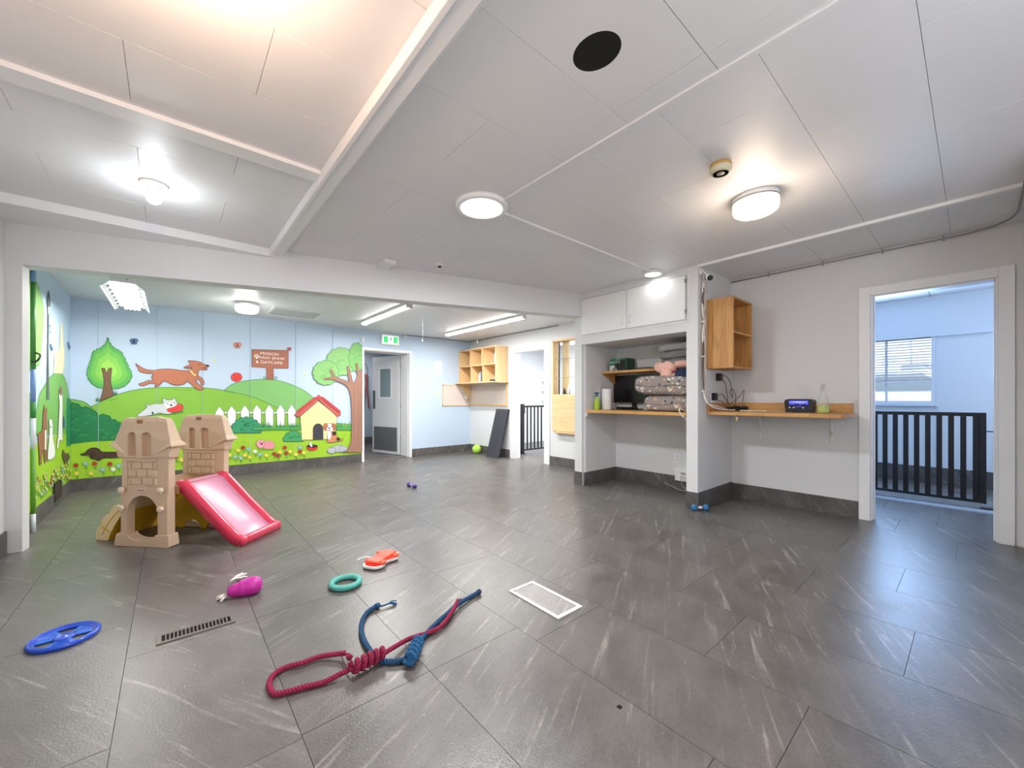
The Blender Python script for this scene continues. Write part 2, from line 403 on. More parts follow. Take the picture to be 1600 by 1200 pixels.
# opening for the round hole, near part of the middle bay: one board carries the hole
add_panels(.70, 1.75, -1.7, .705, 3.30, 1.2)
add_panels(.70, 1.75, 1.1375, 4.95, 3.30, 1.2)
bm = N_(); hc = (1.29, .985)
prism(bm, [(.702, .7065), (1.618, .7065), (1.618, 1.136), (.702, 1.136)], [arc(hc[0], hc[1], .085, .10, 0, 2*pi*31/32, 31)], ZC, ZC+.012, lambda a, b, d: (a, b, d)); o = obj('panel', bm, CEIL, ceiling)
bm = N_(); box(bm, 1.62, .7065, ZC, 1.748, 1.136, ZC+.012); obj('panel', bm, CEIL, ceiling)
add_panels(1.75, 5.0, -1.7, 4.3, 1.0, 2.55)
bm = N_(); lathe(bm, [(.105, 0), (.105, .011)], (hc[0], hc[1], ZC+.0008), 28); obj('hole', bm, DARK, ceiling)['label'] = 'black round cut-out in the ceiling boards'
bm = N_()
prism(bm, [(XL, 4.76), (5.0, 3.26), (5.0, YB), (XL, YB)], [], ZB, ZB+.1, lambda a, b, d: (a, b, d)); st(obj('ceiling_back', bm, CEIL))
# long beam along y, cross battens
bm = N_(); box(bm, .69, -1.7, 2.46, .715, 4.23, ZC); box(bm, .715, -1.7, 2.468, .785, 4.6, ZC); box(bm, .785, -1.7, 2.482, .802, 4.3, ZC); st(obj('trim_4', bm, TRIMW, bevel=.003))
st(bx('trim_5', (XL, 2.58, 2.505, .69, 2.70, ZC), TRIMW, bevel=.002))
bm = N_(); box(bm, XL, 4.23, 2.46, .715, 5.0, ZC); box(bm, .715, 4.23, 2.46, 1.29, 4.6, ZC); st(obj('trim_6', bm, TRIMW, bevel=.002))
st(bx('trim_7', (1.745, -1.7, 2.519, 1.775, 2.16, ZC), CEIL, bevel=.002))
st(bx('trim_8', (1.86, 2.27, 2.514, 4.13, 2.30, ZC), CEIL, bevel=.002))
st(bx('trim_9', (4.125, YN, 2.505, 4.165, 1.87, ZC), TRIMW, bevel=.002))
# diagonal header beam and its post
def dia(x): return 4.683-.2548*(x+.927)
dn = Vector((.2548, 1)).normalized()*.17
bm = N_()
a, b = Vector((XL, dia(XL))), Vector((4.13, dia(4.13)))
pts = [(a.x, a.y, 2.155), (b.x, b.y, 2.232), (b.x, b.y, 2.56), (a.x, a.y, 2.56)]
v0 = [bm.verts.new(p) for p in pts]; v1 = [bm.verts.new((p[0]+dn.x*(0 if i in (0, 3) else 1), p[1]+dn.y, p[2])) for i, p in enumerate(pts)]
bm.faces.new(v0); bm.faces.new(v1[::-1])
for i in range(4): bm.faces.new((v0[i], v0[(i+1) % 4], v1[(i+1) % 4], v1[i]))
st(obj('trim_10', bm, WHITE))
bm = N_(); prism(bm, [(XL, dia(XL)), (-.845, dia(-.845)), (-.827, dia(-.827)+.10), (XL, dia(-.827)+.13)], [], 0, 2.158, lambda a, b, d: (a, b, d)); st(obj('trim_11', bm, WHITE))

# alcove block: partition, stiles, head, back
bm = N_()
box(bm, 4.13, 3.395, 0, 4.17, 3.517, 2.54)           # left stile
box(bm, 4.17, 3.362, 0, 5.0, 3.517, 2.54)            # left partition
box(bm, 4.13, 1.87, 0, 4.17, 1.989, 2.54)            # right stile
box(bm, 4.17, 1.87, 0, 5.0, 1.989, 2.54)
box(bm, 4.85, 1.989, 0, 5.0, 3.362, 1.858)           # back
box(bm, 4.13, 1.989, 1.858, 5.0, 3.395, 1.956)       # head
box(bm, 4.13, 1.989, 2.455, 4.17, 3.395, 2.54)
st(obj('wall_alcove', bm, WHITE))
# baseboards
H_ = .165
st(bx('baseboard_back', (XL, YB-.012, 0, 2.62, YB, .155), BBX)); st(bx('baseboard_back_right', (3.61, YB-.012, 0, XR, YB, .155), BBX))
st(bx('baseboard_left', (XL, dia(XL)+.14, 0, XL+.012, YB-.012, .16), BBY)); st(bx('baseboard_left_near', (XL, -1.7, 0, XL+.012, 4.67, .17), BBY))
bm = N_(); box(bm, XR-.012, 3.53, 0, XR, 4.81, .155); box(bm, XR-.012, 5.887, 0, XR, YB-.012, .155); st(obj('baseboard_right', bm, BBY))
st(bx('baseboard_niche', (XR-.012, .735, 0, XR, 1.87, H_), BBY))
bm = N_(); box(bm, 4.118, 3.395, 0, 4.13, 3.517, .175); box(bm, 4.118, 1.858, 0, 4.13, 1.989, .175); box(bm, 4.838, 2.0, 0, 4.85, 3.35, .175); st(obj('baseboard_alcove', bm, BBY))
bm = N_(); box(bm, 4.13, 3.35, 0, 4.85, 3.362, .175); box(bm, 4.13, 1.858, 0, 4.988, 1.87, .175); box(bm, 4.13, 1.989, 0, 4.85, 2.0, .175); st(obj('baseboard_alcove_sides', bm, BBX))
st(bx('baseboard_far_room', (X-.012, -1.7, 0, X, 2.6, .22), BBY))
# door casings
def casing(name, axis, p, a0, a1, zt, wd, th=.018, hd=None, depth=.13):
    bm = N_(); hd = hd or wd; q0, q1 = p-th, p
    def bb(x0, x1, z0, z1, n0=q0, n1=q1):
        if axis == 'x': box(bm, n0, x0, z0, n1, x1, z1)
        else: box(bm, x0, n0, z0, x1, n1, z1)
    bb(a0-wd, a0, 0, zt+hd); bb(a1, a1+wd, 0, zt+hd); bb(a0, a1, zt, zt+hd)
    j = .012
    bb(a0, a0+j, 0, zt, p, p+depth); bb(a1-j, a1, 0, zt, p, p+depth); bb(a0+j, a1-j, zt-j, zt, p, p+depth)
    bb(a0+j, a0+j+.012, 0, zt-j, p+.05, p+.09); bb(a1-j-.012, a1-j, 0, zt-j, p+.05, p+.09)
    return st(obj(name, bm, TRIMW, bevel=.003))
casing('trim_12', 'x', XR, -.116, .647, 2.115, .082)
casing('trim_13', 'x', XR, 4.944, 5.743, 2.03, .13, hd=.04)
casing('trim_14', 'y', YB, 2.658, 3.56, 2.04, .037, depth=.38)

# ================================================================ MURAL (paint on the two walls, thin layers of colour)
LINE = (70, 80, 75)
class Paint:
    def __init__(s, name, conv, base=0, label=None, parent=None):
        s.bm = N_(); s.mats = []; s.idx = {}; s.conv = conv; s.n = 0; s.base = base; s.name = name; s.label = label; s.parent = parent
    def mi(s, col):
        if col not in s.idx:
            s.idx[col] = len(s.mats); s.mats.append(mat('paint_%d_%d_%d' % col, col, .6, noise=.07, nscale=5))
        return s.idx[col]
    def poly(s, P, col, line=None, lw=.006, smooth=0, closed=True):
        if smooth: P = [(p.x, p.y) for p in spline([(a, b, 0) for a, b in P], smooth, True)]
        d = .0006+s.base*.0012+s.n*.00022; s.n += 1
        tri = tessellate_polygon([[Vector((a, b, 0)) for a, b in P]])
        V = [s.bm.verts.new(s.conv(a, b, d)) for a, b in P]
        for t in tri:
            try: s.bm.faces.new([V[i] for i in t]).material_index = s.mi(col)
            except ValueError: pass
        if line: s.stroke(P+[P[0]], line, lw)
    def stroke(s, P, col, lw=.006, smooth=0):
        if smooth: P = [(p.x, p.y) for p in spline([(a, b, 0) for a, b in P], smooth)]
        d = .0006+s.base*.0012+s.n*.00022+.0001; s.n += 1
        Q = [s.conv(a, b, d) for a, b in P]; nrm = s.conv.nrm; prev = None
        for i in range(len(Q)):
            t = Q[min(i+1, len(Q)-1)]-Q[max(i-1, 0)]
            if t.length < 1e-6: continue
            o = t.normalized().cross(nrm)*lw*.64; cur = (s.bm.verts.new(Q[i]-o), s.bm.verts.new(Q[i]+o))
            if prev: s.bm.faces.new((prev[0], prev[1], cur[1], cur[0])).material_index = s.mi(col)
            prev = cur
    def ell(s, cx, cy, rx, ry, col, line=None, n=20, rot=0, lw=.006):
        c, q = math.cos(rot), math.sin(rot)
        s.poly([(cx+rx*math.cos(t)*c-ry*math.sin(t)*q, cy+rx*math.cos(t)*q+ry*math.sin(t)*c) for t in [2*pi*i/n for i in range(n)]], col, line, lw)
    def done(s):
        o = obj(s.name, s.bm, s.mats, s.parent, fix=False)
        if s.label: o['label'] = s.label
        return o
class Conv:
    def __init__(s, wall, ox, oy, sc_): s.w, s.ox, s.oy, s.s = wall, ox, oy, sc_; s.nrm = Vector((0, 1, 0)) if wall == 'b' else Vector((1, 0, 0))
    def __call__(s, a, b, d):
        u, v = s.ox+a/s.s, s.oy+b/s.s
        if s.w == 'b': p = at_y(u, v, YB); p.x = max(XL+.004, min(2.62, p.x)); p.y -= d
        else: p = at_x(u, v, XL); p.y = min(YB-.004, max(4.85, p.y)); p.x += d
        p.z = max(.05, min(2.395, p.z)); return p
B4, B5, B2, B3 = Conv('b', 200, 480, 6), Conv('b', 320, 520, 6), Conv('b', 0, 400, 4.8), Conv('b', 0, 620, 4.8)
PX = Conv('b', 0, 0, 1)
def P(name, conv, base, label=None): return Paint(name, conv, base, label, wall_back)
G1, G2, G3, LAWN, BUSH = (128, 186, 108), (132, 184, 64), (122, 180, 84), (158, 202, 48), (28, 122, 74)
def scallop(cx, cy, rx, ry, n, amp, a0=0, a1=2*pi, m=5):
    out = []
    for i in range(n):
        for j in range(m):
            t = (i+j/m)/n; a = a0+(a1-a0)*t; k = 1+amp*abs(math.sin(pi*j/m))
            out.append((cx+rx*k*math.cos(a), cy+ry*k*math.sin(a)))
    return out
def sp2(P_, n=8): return [(p.x, p.y) for p in spline([(a, b, 0) for a, b in P_], n)]
# hills and lawn
g = P('painted_hill', B5, 0, 'rounded far green hill under the painted sign')
top = sp2([(100, 590), (180, 540), (260, 482), (380, 450), (560, 435), (700, 450), (850, 500), (960, 560), (1060, 650), (1180, 760), (1240, 860)])
g.poly(top+[(1380, 860), (1380, 1000), (100, 1000)], G1); g.stroke(top, (80, 130, 90), .007); g.done()
g = P('painted_hill', PX, 1, 'long light green hill under the running dog')
top = sp2([(110, 650), (128, 640), (146, 634), (165, 624), (185, 616), (208, 610), (240, 606), (290, 605.5), (330, 607), (365, 613), (400, 622), (433, 637), (470, 655), (560, 664)])
g.poly(top+[(566, 700), (108, 745)], G2); g.stroke(top, (80, 130, 60), .007)
for q in (((170, 626), (185, 622)), ((270, 609), (300, 610)), ((350, 611), (368, 615))): g.stroke(list(q), (90, 150, 60), .006)
g.done()
g = P('painted_hill', B2, 2, 'small green hill in the left corner')
top = sp2([(528, 1075), (580, 1082), (640, 1100), (700, 1150)]); g.poly(top+[(700, 1290), (520, 1290)], (116, 178, 70)); g.stroke(top, (60, 120, 60), .007); g.done()
g = P('painted_lawn', PX, 4)
g.poly(sp2([(104, 695), (146, 690), (188, 688), (260, 682), (340, 676), (408, 671), (480, 671), (566, 671)])+[(570, 725), (470, 740), (104, 775)], LAWN)
for i in range(46):
    u = R.uniform(150, 545); v = 678+R.uniform(0, 30); g.stroke([(u, v), (u+4, v-.4)], (130, 180, 50), .005)
g.done()
# bushes
def bush(name, conv, base, cx, cy, rx, ry, n, flat, col, lab, seed=1):
    g = P(name, conv, base, lab); Q = [(a, min(b, flat)) for a, b in scallop(cx, cy, rx, ry, n, .10, pi, 2*pi)]
    g.poly(Q+[(cx+rx, flat), (cx-rx, flat)], col, (28, 96, 76), .007); rr = random.Random(seed)
    for i in range(int(n*1.6)):
        a = rr.uniform(pi*1.1, pi*1.9); k = rr.uniform(.3, .8); x, y = cx+rx*k*math.cos(a), cy+ry*k*math.sin(a); w_ = rx*.09
        g.stroke([(x-w_, y+w_*.3), (x-w_*.6, y-w_*.6), (x+w_*.3, y-w_*.8), (x+w_, y)], (22, 104, 70), .006, 3)
    g.done()
g = P('painted_bush', B3, 3, 'big dark green bush in the left corner')
Q = []
base_pts = [(528, 62), (560, 52), (610, 80), (690, 98), (740, 145), (800, 140), (840, 175), (880, 190), (930, 225), (950, 290)]
for a, b in zip(base_pts, base_pts[1:]):
    for j in range(5):
        t = j/5; Q.append((a[0]+(b[0]-a[0])*t, a[1]+(b[1]-a[1])*t-14*math.sin(pi*t)))
g.poly(Q+[(950, 290), (905, 325), (800, 328), (700, 336), (620, 345), (526, 354)], BUSH, (20, 92, 60), .006)
rr = random.Random(5)
for i in range(34):
    x, y = rr.uniform(540, 890), rr.uniform(110, 310); w_ = rr.uniform(8, 20)
    if y < 60+(x-528)*.36: continue
    g.stroke([(x-w_, y+4), (x-w_*.5, y-w_*.6), (x+w_*.4, y-w_*.7), (x+w_, y+2)], (18, 104, 72) if i % 2 else (60, 150, 96), .007, 3)
g.done()
# pickets: each one a painted board
for i, (cx, tp) in enumerate(((140, 692), (253, 686), (377, 680), (490, 674), (605, 674), (711, 674), (815, 674))):
    g = P('painted_picket', B5, 6); wd = 42-i*.8
    g.poly([(cx-wd, tp+54), (cx-wd*.1, tp), (cx+wd*.95, tp+52), (cx+wd*.92, 868), (cx-wd*.9, 868)], (240, 236, 240), (120, 130, 120), .005); g.done()
g = P('painted_rail', B5, 5)
for a, b in ((182, 212), (296, 336), (420, 450), (532, 566), (645, 676), (750, 780), (854, 885)): g.poly([(a, 742), (b, 740), (b, 754), (a, 757)], (236, 236, 236), (130, 150, 120), .004)
g.done()
g = P('painted_grass', B5, 9)
rr = random.Random(3)
for lo, hi in ((455, 900), (1236, 1366)):
    x = lo
    while x < hi:
        h = rr.uniform(25, 88); l = rr.uniform(-12, 12); g.poly([(x-6, 905), (x+l, 905-h), (x+7, 905)], rr.choice([(52, 150, 84), (86, 168, 92), (40, 128, 96)])); x += rr.uniform(6, 13)
    g.poly([(lo, 888), (hi, 886), (hi, 908), (lo, 910)], (72, 160, 84))
g.done()
bush('painted_bush', B5, 10, 388, 930, 136, 132, 9, 938, (52, 150, 104), 'dome-shaped green bush in front of the painted pickets', 2)
bush('painted_bush', B5, 10, 830, 1010, 92, 84, 6, 1018, (66, 160, 96), 'low green bush beside the painted kennel', 4)
# pointed tree
g = P('painted_tree', B2, 6, 'pointed round green tree with a forked trunk')
crown = [(810, 615), (826, 655), (860, 690), (905, 715), (935, 765), (965, 830), (988, 890), (965, 945), (915, 980), (850, 992), (780, 990), (715, 972), (672, 930), (655, 880), (668, 820), (688, 760), (700, 715), (760, 685), (795, 650)]
cr = sp2(crown+[crown[0]], 8); cr = [(a+(5 if i % 2 else -5), b+(6 if i % 3 else -4)) for i, (a, b) in enumerate(cr)]
g.poly(cr, (92, 176, 82), (56, 150, 70), .007)
for k, c in ((.82, (112, 190, 82)), (.62, (134, 202, 84)), (.38, (158, 214, 92))): g.poly([(810+(a-810)*k, 860+(b-860)*k) for a, b in crown], c, None, 0, 4)
g.poly(sp2([(748, 1088), (768, 1030), (780, 960), (776, 900), (762, 842)], 5)+[(785, 842), (800, 876), (818, 842), (838, 838)]+sp2([(832, 900), (832, 960), (855, 1045)], 5), (122, 88, 66), (80, 60, 45), .006); g.done()
g = P('painted_grass', B2, 8)
for cx, cy in ((732, 1092), (868, 1044)):
    for a in (-.9, -.45, 0, .5, 1): g.poly([(cx-5, cy), (cx+math.sin(a)*26, cy-38*math.cos(a)), (cx+6, cy)], (60, 130, 90))
g.done()
# running dog, ball
BR = (184, 112, 84)
g = P('painted_dog', B4, 8, 'running red-brown dog with a yellow collar')
body = [(70, 530), (115, 556), (160, 582), (240, 592), (300, 582), (400, 580), (500, 592), (555, 595), (585, 590), (598, 575), (560, 568), (520, 570), (548, 552), (585, 535), (562, 505), (600, 502), (640, 506), (680, 516), (715, 536), (755, 545), (758, 556), (735, 566), (700, 568), (738, 578), (735, 588), (690, 586), (664, 590), (656, 640), (690, 662), (712, 700), (706, 728), (684, 726), (682, 698), (655, 678), (628, 678), (668, 730), (705, 752), (704, 772), (650, 772), (606, 735), (556, 692), (525, 720), (460, 731), (400, 718), (345, 690), (312, 712), (276, 744), (252, 744), (262, 722), (205, 712), (150, 735), (110, 730), (106, 716), (150, 704), (192, 688), (236, 688), (222, 655), (236, 620), (160, 618), (112, 600), (94, 566)]
g.poly(body, BR, (110, 60, 50), .006, 3)
g.poly([(575, 590), (590, 588), (622, 622), (656, 638), (650, 652), (612, 638), (588, 612)], (244, 206, 120), (140, 90, 60), .004, 3)
g.ell(645, 645, 10, 9, (200, 70, 60)); g.ell(742, 547, 15, 8, (30, 26, 28)); g.stroke([(660, 540), (672, 533), (684, 540)], (60, 30, 30), .006)
g.stroke([(530, 568), (570, 575), (605, 560)], (110, 60, 50), .005, 4); g.done()
g = P('painted_ball', B4, 6, 'red ball in the painted sky'); g.ell(1017, 656, 50, 41, (226, 62, 58), (150, 40, 40)); g.stroke([(985, 625), (1010, 655), (1000, 692)], (150, 30, 30), .005, 5); g.stroke([(1040, 622), (1035, 655), (1058, 680)], (150, 30, 30), .005, 5); g.done()
# sign
g = P('painted_sign', B5, 6, 'brown painted signboard with white hand lettering')
g.poly([(443, 157), (612, 162), (782, 166), (780, 333), (640, 331), (644, 437), (580, 437), (577, 328), (443, 320)], (172, 108, 84), (110, 62, 50), .007)
for x in (596, 612, 626): g.stroke([(x, 340), (x+2, 434)], (150, 90, 70), .004)
g.ell(487, 232, 13, 11, (245, 240, 238))
for x, y in ((466, 220), (476, 208), (492, 207), (503, 219)): g.ell(x, y, 6, 7, (245, 240, 238))
for x in (552, 566, 660, 672): g.stroke([(x, 436), (x+(x-610)*.04, 408)], (70, 140, 80), .006)
g.done()
WTX = mat('paint_lettering', (246, 242, 240), .6)
for s_, (u, v), sz in (('MISSION', (606, 200), .060), ('PAW SPAW', (630, 240), .060), ('& DAYCARE', (604, 279), .060)):
    p = B5(u, v, 0); t = text_obj('lettering', s_, sz, WTX, Matrix.Translation((p.x, YB-.0145, p.z)) @ FACE_MY @ Matrix.Rotation(.0, 4, 'Z') @ Matrix.Diagonal((1.12, 1, 1, 1)), wall_back, .0005)
# butterflies
def fly(conv, cx, cy, k, col, dark, nm='butterfly'):
    g = P('painted_butterfly', conv, 7)
    for sx in (-1, 1):
        g.ell(cx+sx*20*k, cy-10*k, 17*k, 14*k, col, dark, 12, sx*.5, .004); g.ell(cx+sx*14*k, cy+14*k, 12*k, 11*k, col, dark, 12, 0, .004)
    g.ell(cx, cy, 4*k, 18*k, dark, None, 8, .2)
    g.stroke([(cx, cy-16*k), (cx-8*k, cy-30*k)], dark, .003); g.stroke([(cx, cy-16*k), (cx+9*k, cy-29*k)], dark, .003); g.done()
fly(B4, 57, 322, 1.05, (70, 110, 160), (24, 44, 80)); fly(B4, 1025, 358, 1.0, (222, 140, 116), (130, 60, 50)); fly(B5, 790, 153, .62, (232, 130, 120), (60, 40, 40))
for c_, x, y in ((B5, 85, 255), (B5, 935, 385)):
    g = P('painted_star', c_, 7); g.ell(x, y, 9, 12, (238, 228, 150)); g.ell(x+6, y+6, 7, 6, (236, 220, 120)); g.done()
# grey dog with red disc
g = P('painted_dog', B4, 9, 'pale grey terrier carrying a red disc')
g.poly([(86, 1020), (120, 985), (160, 955), (178, 935), (168, 908), (180, 900), (196, 922), (240, 906), (325, 904), (326, 880), (332, 850), (362, 868), (412, 868), (436, 850), (452, 880), (466, 915), (456, 950), (420, 975), (402, 1000), (330, 1000), (300, 990), (230, 1010), (150, 1022)], (206, 210, 214), (110, 112, 116), .005, 2)
g.poly([(350, 905), (390, 900), (440, 905), (455, 935), (410, 955), (360, 945)], (238, 238, 240), None, 0, 3)
g.ell(372, 909, 6, 5, (40, 60, 90)); g.ell(434, 900, 6, 5, (40, 60, 90)); g.ell(404, 918, 12, 9, (30, 28, 30))
g.poly([(370, 970), (372, 952), (430, 935), (475, 908), (505, 915), (515, 940), (500, 968), (440, 982), (390, 982)], (228, 66, 66), (150, 40, 40), .005, 3)
g.stroke([(395, 968), (450, 955), (500, 930)], (170, 40, 44), .004, 3); g.ell(232, 992, 9, 14, (60, 64, 70))
g.poly([(400, 988), (520, 975), (524, 982), (420, 1000)], (70, 140, 60)); g.done()
# kennel
g = P('painted_kennel', B5, 11, 'cream kennel with a red shingled roof and dark arched door')
g.poly([(893, 785), (1060, 640), (1238, 780), (1226, 870), (1226, 996), (908, 1005)], (240, 222, 160), (110, 120, 100), .006)
g.poly([(835, 770), (1042, 606), (1066, 632), (892, 786), (845, 782)], (188, 96, 88), (120, 40, 40), .006)
g.poly([(1066, 632), (1082, 606), (1270, 750), (1268, 774), (1236, 786)], (188, 96, 88), (120, 40, 40), .006)
def along(x0, y0, x1, y1, n):
    for i in range(n):
        t = (i+.5)/n; g.ell(x0+(x1-x0)*t, y0+(y1-y0)*t, 20, 12, (206, 66, 70), (150, 40, 44), 10, math.atan2(y1-y0, x1-x0), .004)
along(868, 742, 1032, 612, 8); along(1094, 606, 1262, 740, 8)
g.poly([(1064, 582), (1088, 602), (1064, 626), (1040, 604)], (214, 66, 72), (140, 40, 44), .005)
g.poly([(1014, 996)]+arc(1059, 900, 45, 48, pi, 2*pi, 10)+[(1106, 994)], (58, 58, 66), (30, 30, 34), .006); g.done()
# puppy
g = P('painted_puppy', B5, 13, 'sitting brown and white puppy beside the kennel')
g.poly([(1150, 935), (1210, 930), (1240, 975), (1262, 1000), (1292, 988), (1280, 1012), (1225, 1020), (1190, 1028), (1150, 1024), (1145, 980)], (200, 132, 92), (110, 70, 60), .005, 3)
g.poly([(1148, 930), (1180, 930), (1178, 985), (1160, 1000), (1150, 985)], (245, 240, 238), None, 0, 3); g.ell(1210, 942, 20, 22, (50, 38, 40), None, 12, .6); g.ell(1248, 996, 18, 16, (50, 38, 40))
g.ell(1168, 888, 40, 40, (206, 138, 98), (120, 76, 60)); g.poly([(1150, 855), (1182, 855), (1196, 900), (1185, 925), (1150, 925), (1142, 900)], (246, 242, 240), None, 0, 3)
g.poly([(1112, 860), (1128, 848), (1146, 855), (1140, 890), (1126, 915), (1112, 895)], (186, 112, 78), (110, 70, 60), .004, 3); g.poly([(1190, 852), (1212, 852), (1226, 880), (1218, 915), (1200, 900), (1192, 870)], (186, 112, 78), (110, 70, 60), .004, 3)
g.ell(1148, 876, 6, 6, (40, 40, 40)); g.ell(1186, 878, 6, 6, (40, 40, 40)); g.ell(1163, 893, 9, 7, (26, 24, 26)); g.ell(1164, 914, 9, 8, (220, 90, 90)); g.done()
# pink poodle, bowl, stones
g = P('painted_poodle', B5, 12, 'fluffy pink dog lying in the painted grass')
g.poly(scallop(595, 1052, 55, 38, 12, .08), (232, 150, 166), (196, 110, 130), .004); g.poly(scallop(522, 1040, 36, 36, 11, .1), (238, 160, 176), (200, 116, 134), .004)
g.ell(515, 1028, 5, 5, (40, 30, 34)); g.ell(540, 1030, 5, 5, (40, 30, 34)); g.ell(530, 1042, 9, 9, (90, 30, 40)); g.stroke([(500, 1092), (650, 1090)], (120, 170, 60), .01); g.done()
g = P('painted_bowl', B5, 12, 'red bowl with a white bone'); g.poly([(953, 1062), (1058, 1058), (1052, 1088), (1030, 1100), (985, 1102), (960, 1092)], (214, 48, 50), (120, 30, 30), .004)
g.ell(1005, 1062, 50, 15, (44, 34, 36)); g.poly([(972, 1030), (985, 1036), (990, 1020), (1002, 1028), (998, 1045), (1010, 1060), (996, 1072), (984, 1058)], (244, 242, 244), (120, 120, 130), .004); g.done()
g = P('painted_stones', B5, 12)
for cx, cy, rx, ry in ((1255, 1085, 58, 34), (1295, 1090, 40, 30), (1185, 1102, 40, 28)): g.ell(cx, cy, rx, ry, (178, 182, 190), (120, 126, 136))
g.done()
# big tree by the door
g = P('painted_tree', B5, 14, 'large tree with rounded crowns and brown trunk next to the doorway')
LF = (136, 190, 116)
g.poly(scallop(1272, 270, 128, 124, 13, .09), LF, (80, 140, 86), .007); g.poly(scallop(1425, 230, 74, 128, 11, .09), (128, 186, 108), (80, 140, 86), .007); g.poly(scallop(1132, 375, 116, 108, 13, .09), LF, (80, 140, 86), .007)
rr = random.Random(9)
for i in range(44):
    cx, cy, rx, ry = rr.choice([(1272, 270, 110, 105), (1425, 230, 55, 105), (1132, 375, 100, 90)]); a = rr.uniform(0, 6.3); k = rr.uniform(.1, .85); x, y = cx+rx*k*math.cos(a), cy+ry*k*math.sin(a)
    g.stroke([(x-14, y+6), (x-4, y-9), (x+10, y-8), (x+16, y+2)], (110, 170, 96) if i % 2 else (160, 206, 130), .006, 3)
g.poly([(1288, 1116), (1330, 1098), (1358, 1050), (1370, 980), (1374, 850), (1370, 680), (1362, 580), (1336, 508), (1290, 474), (1225, 446), (1170, 436), (1112, 440), (1110, 428), (1168, 418), (1196, 416), (1168, 352), (1182, 340), (1216, 408), (1262, 430), (1320, 448), (1350, 466), (1338, 392), (1326, 318), (1342, 310), (1362, 380), (1384, 470), (1402, 462), (1424, 400), (1408, 290), (1422, 282), (1444, 380), (1470, 330), (1478, 420), (1478, 1116)], (158, 116, 98), (110, 78, 66), .007)
for pts in ([(1400, 520), (1392, 700), (1396, 1000)], [(1430, 500), (1438, 760), (1428, 1080)], [(1456, 560), (1460, 900)]): g.stroke(pts, (134, 94, 80), .006, 5)
g.done()
# flowers
cols = {'r': (186, 62, 40), 'y': (240, 226, 90), 'b': (150, 200, 214), 'w': (240, 244, 236)}
def flowers(conv, lst, base=12, k=1, parent=None):
    for c_, x, y in lst:
        g = P('painted_flower', conv, base); g.poly([(x-3*k, y), (x+3*k, y), (x+5*k, y+44*k), (x, y+46*k)], (90, 160, 60)); g.poly([(x+2*k, y+44*k), (x+18*k, y+16*k), (x+10*k, y+44*k)], (70, 150, 60))
        g.poly(scallop(x, y, 17*k, 14*k, 6, .16, m=3), cols[c_], tuple(int(v*.8) for v in cols[c_]), .004); g.ell(x, y, 5*k, 4*k, (230, 190, 60) if c_ != 'r' else (90, 30, 20)); g.done()
flowers(B5, [('r', 358, 1075), ('y', 310, 1100), ('b', 407, 1090), ('b', 285, 1160), ('b', 336, 1172), ('y', 377, 1145), ('y', 421, 1165), ('b', 516, 1140), ('y', 577, 1148), ('r', 650, 1133), ('r', 685, 1150), ('y', 705, 1116), ('r', 748, 1075), ('r', 762, 1128), ('y', 798, 1112), ('y', 852, 1140), ('r', 890, 1112), ('b', 892, 1074), ('y', 926, 1124), ('w', 470, 1112), ('y', 232, 1145), ('y', 235, 1070)])
flowers(B3, [('r', 570, 513), ('b', 643, 500), ('r', 710, 500), ('r', 825, 503), ('y', 576, 572), ('b', 772, 543), ('y', 684, 572), ('w', 850, 543), ('b', 890, 516), ('r', 1320, 448), ('y', 1362, 470)], k=.95)
# dachshund
g = P('painted_dachshund', B3, 11, 'dark brown dachshund sniffing among the flowers')
g.poly([(604, 432), (640, 420), (662, 396), (700, 382), (742, 390), (768, 412), (880, 414), (915, 420), (915, 448), (860, 456), (772, 458), (755, 472), (735, 478), (715, 466), (690, 462), (668, 436), (640, 438)], (74, 50, 42), (44, 28, 26), .006, 3)
g.poly([(672, 430), (700, 400), (712, 430), (700, 462), (680, 462)], (60, 40, 36), None, 0, 3); g.done()

# ---- left wall mural
wall_left = bpy.data.objects['wall_left']
L2, L3 = Conv('l', 0, 400, 4.8), Conv('l', 0, 620, 4.8)
def PL(name, conv, base, label=None): return Paint(name, conv, base, label, wall_left)
def rawL(u, v): return (u*4.8, (v-400)*4.8)
g = Paint('painted_sky', None, 0, None, wall_left)
class Flat:
    nrm = Vector((1, 0, 0))
    def __call__(s, a, b, d): return Vector((XL+d, a, b))
g.conv = Flat(); g.poly([(4.86, .1), (YB, .1), (YB, 2.4), (4.86, 2.4)], (186, 208, 228)); g.poly([(4.86, .1), (YB, .1), (YB, .78), (4.86, .72)], LAWN); g.done()
g = PL('painted_tree', L2, 2, 'tall soft green tree crown on the left wall'); g.poly([(200, 110), (232, 128), (262, 180), (292, 250), (318, 360), (324, 460), (314, 600), (298, 780), (270, 826), (200, 800)], (142, 190, 106), (110, 160, 96), .01, 4); g.done()
g = PL('painted_hill', L2, 1, 'steep green hill on the left wall'); top = sp2([(262, 1230), (276, 1130), (296, 1040), (340, 960), (380, 905), (420, 880), (460, 884), (490, 930), (510, 1010), (528, 1120), (534, 1200)]); g.poly(top+[(534, 1330), (262, 1350)], (118, 176, 92)); g.stroke(top, (90, 140, 100), .012); g.done()
g = PL('painted_hedge', L2, 1); g.poly([(216, 1020), (240, 1060), (262, 1080), (270, 1350), (216, 1360)], (116, 172, 96)); g.done()
g = PL('painted_hedge', L3, 2); g.poly([(500, 0), (536, 20), (536, 366), (496, 370), (494, 120)], (40, 140, 96), None, 0); g.done()
g = PL('painted_tower', L2, 3, 'pale cream spire on the left wall hill'); g.poly([(396, 880), (406, 800), (400, 742), (412, 716), (424, 712), (436, 720), (444, 690), (455, 494), (462, 496), (468, 640), (478, 720), (474, 830), (462, 882)], (244, 222, 178)); g.done()
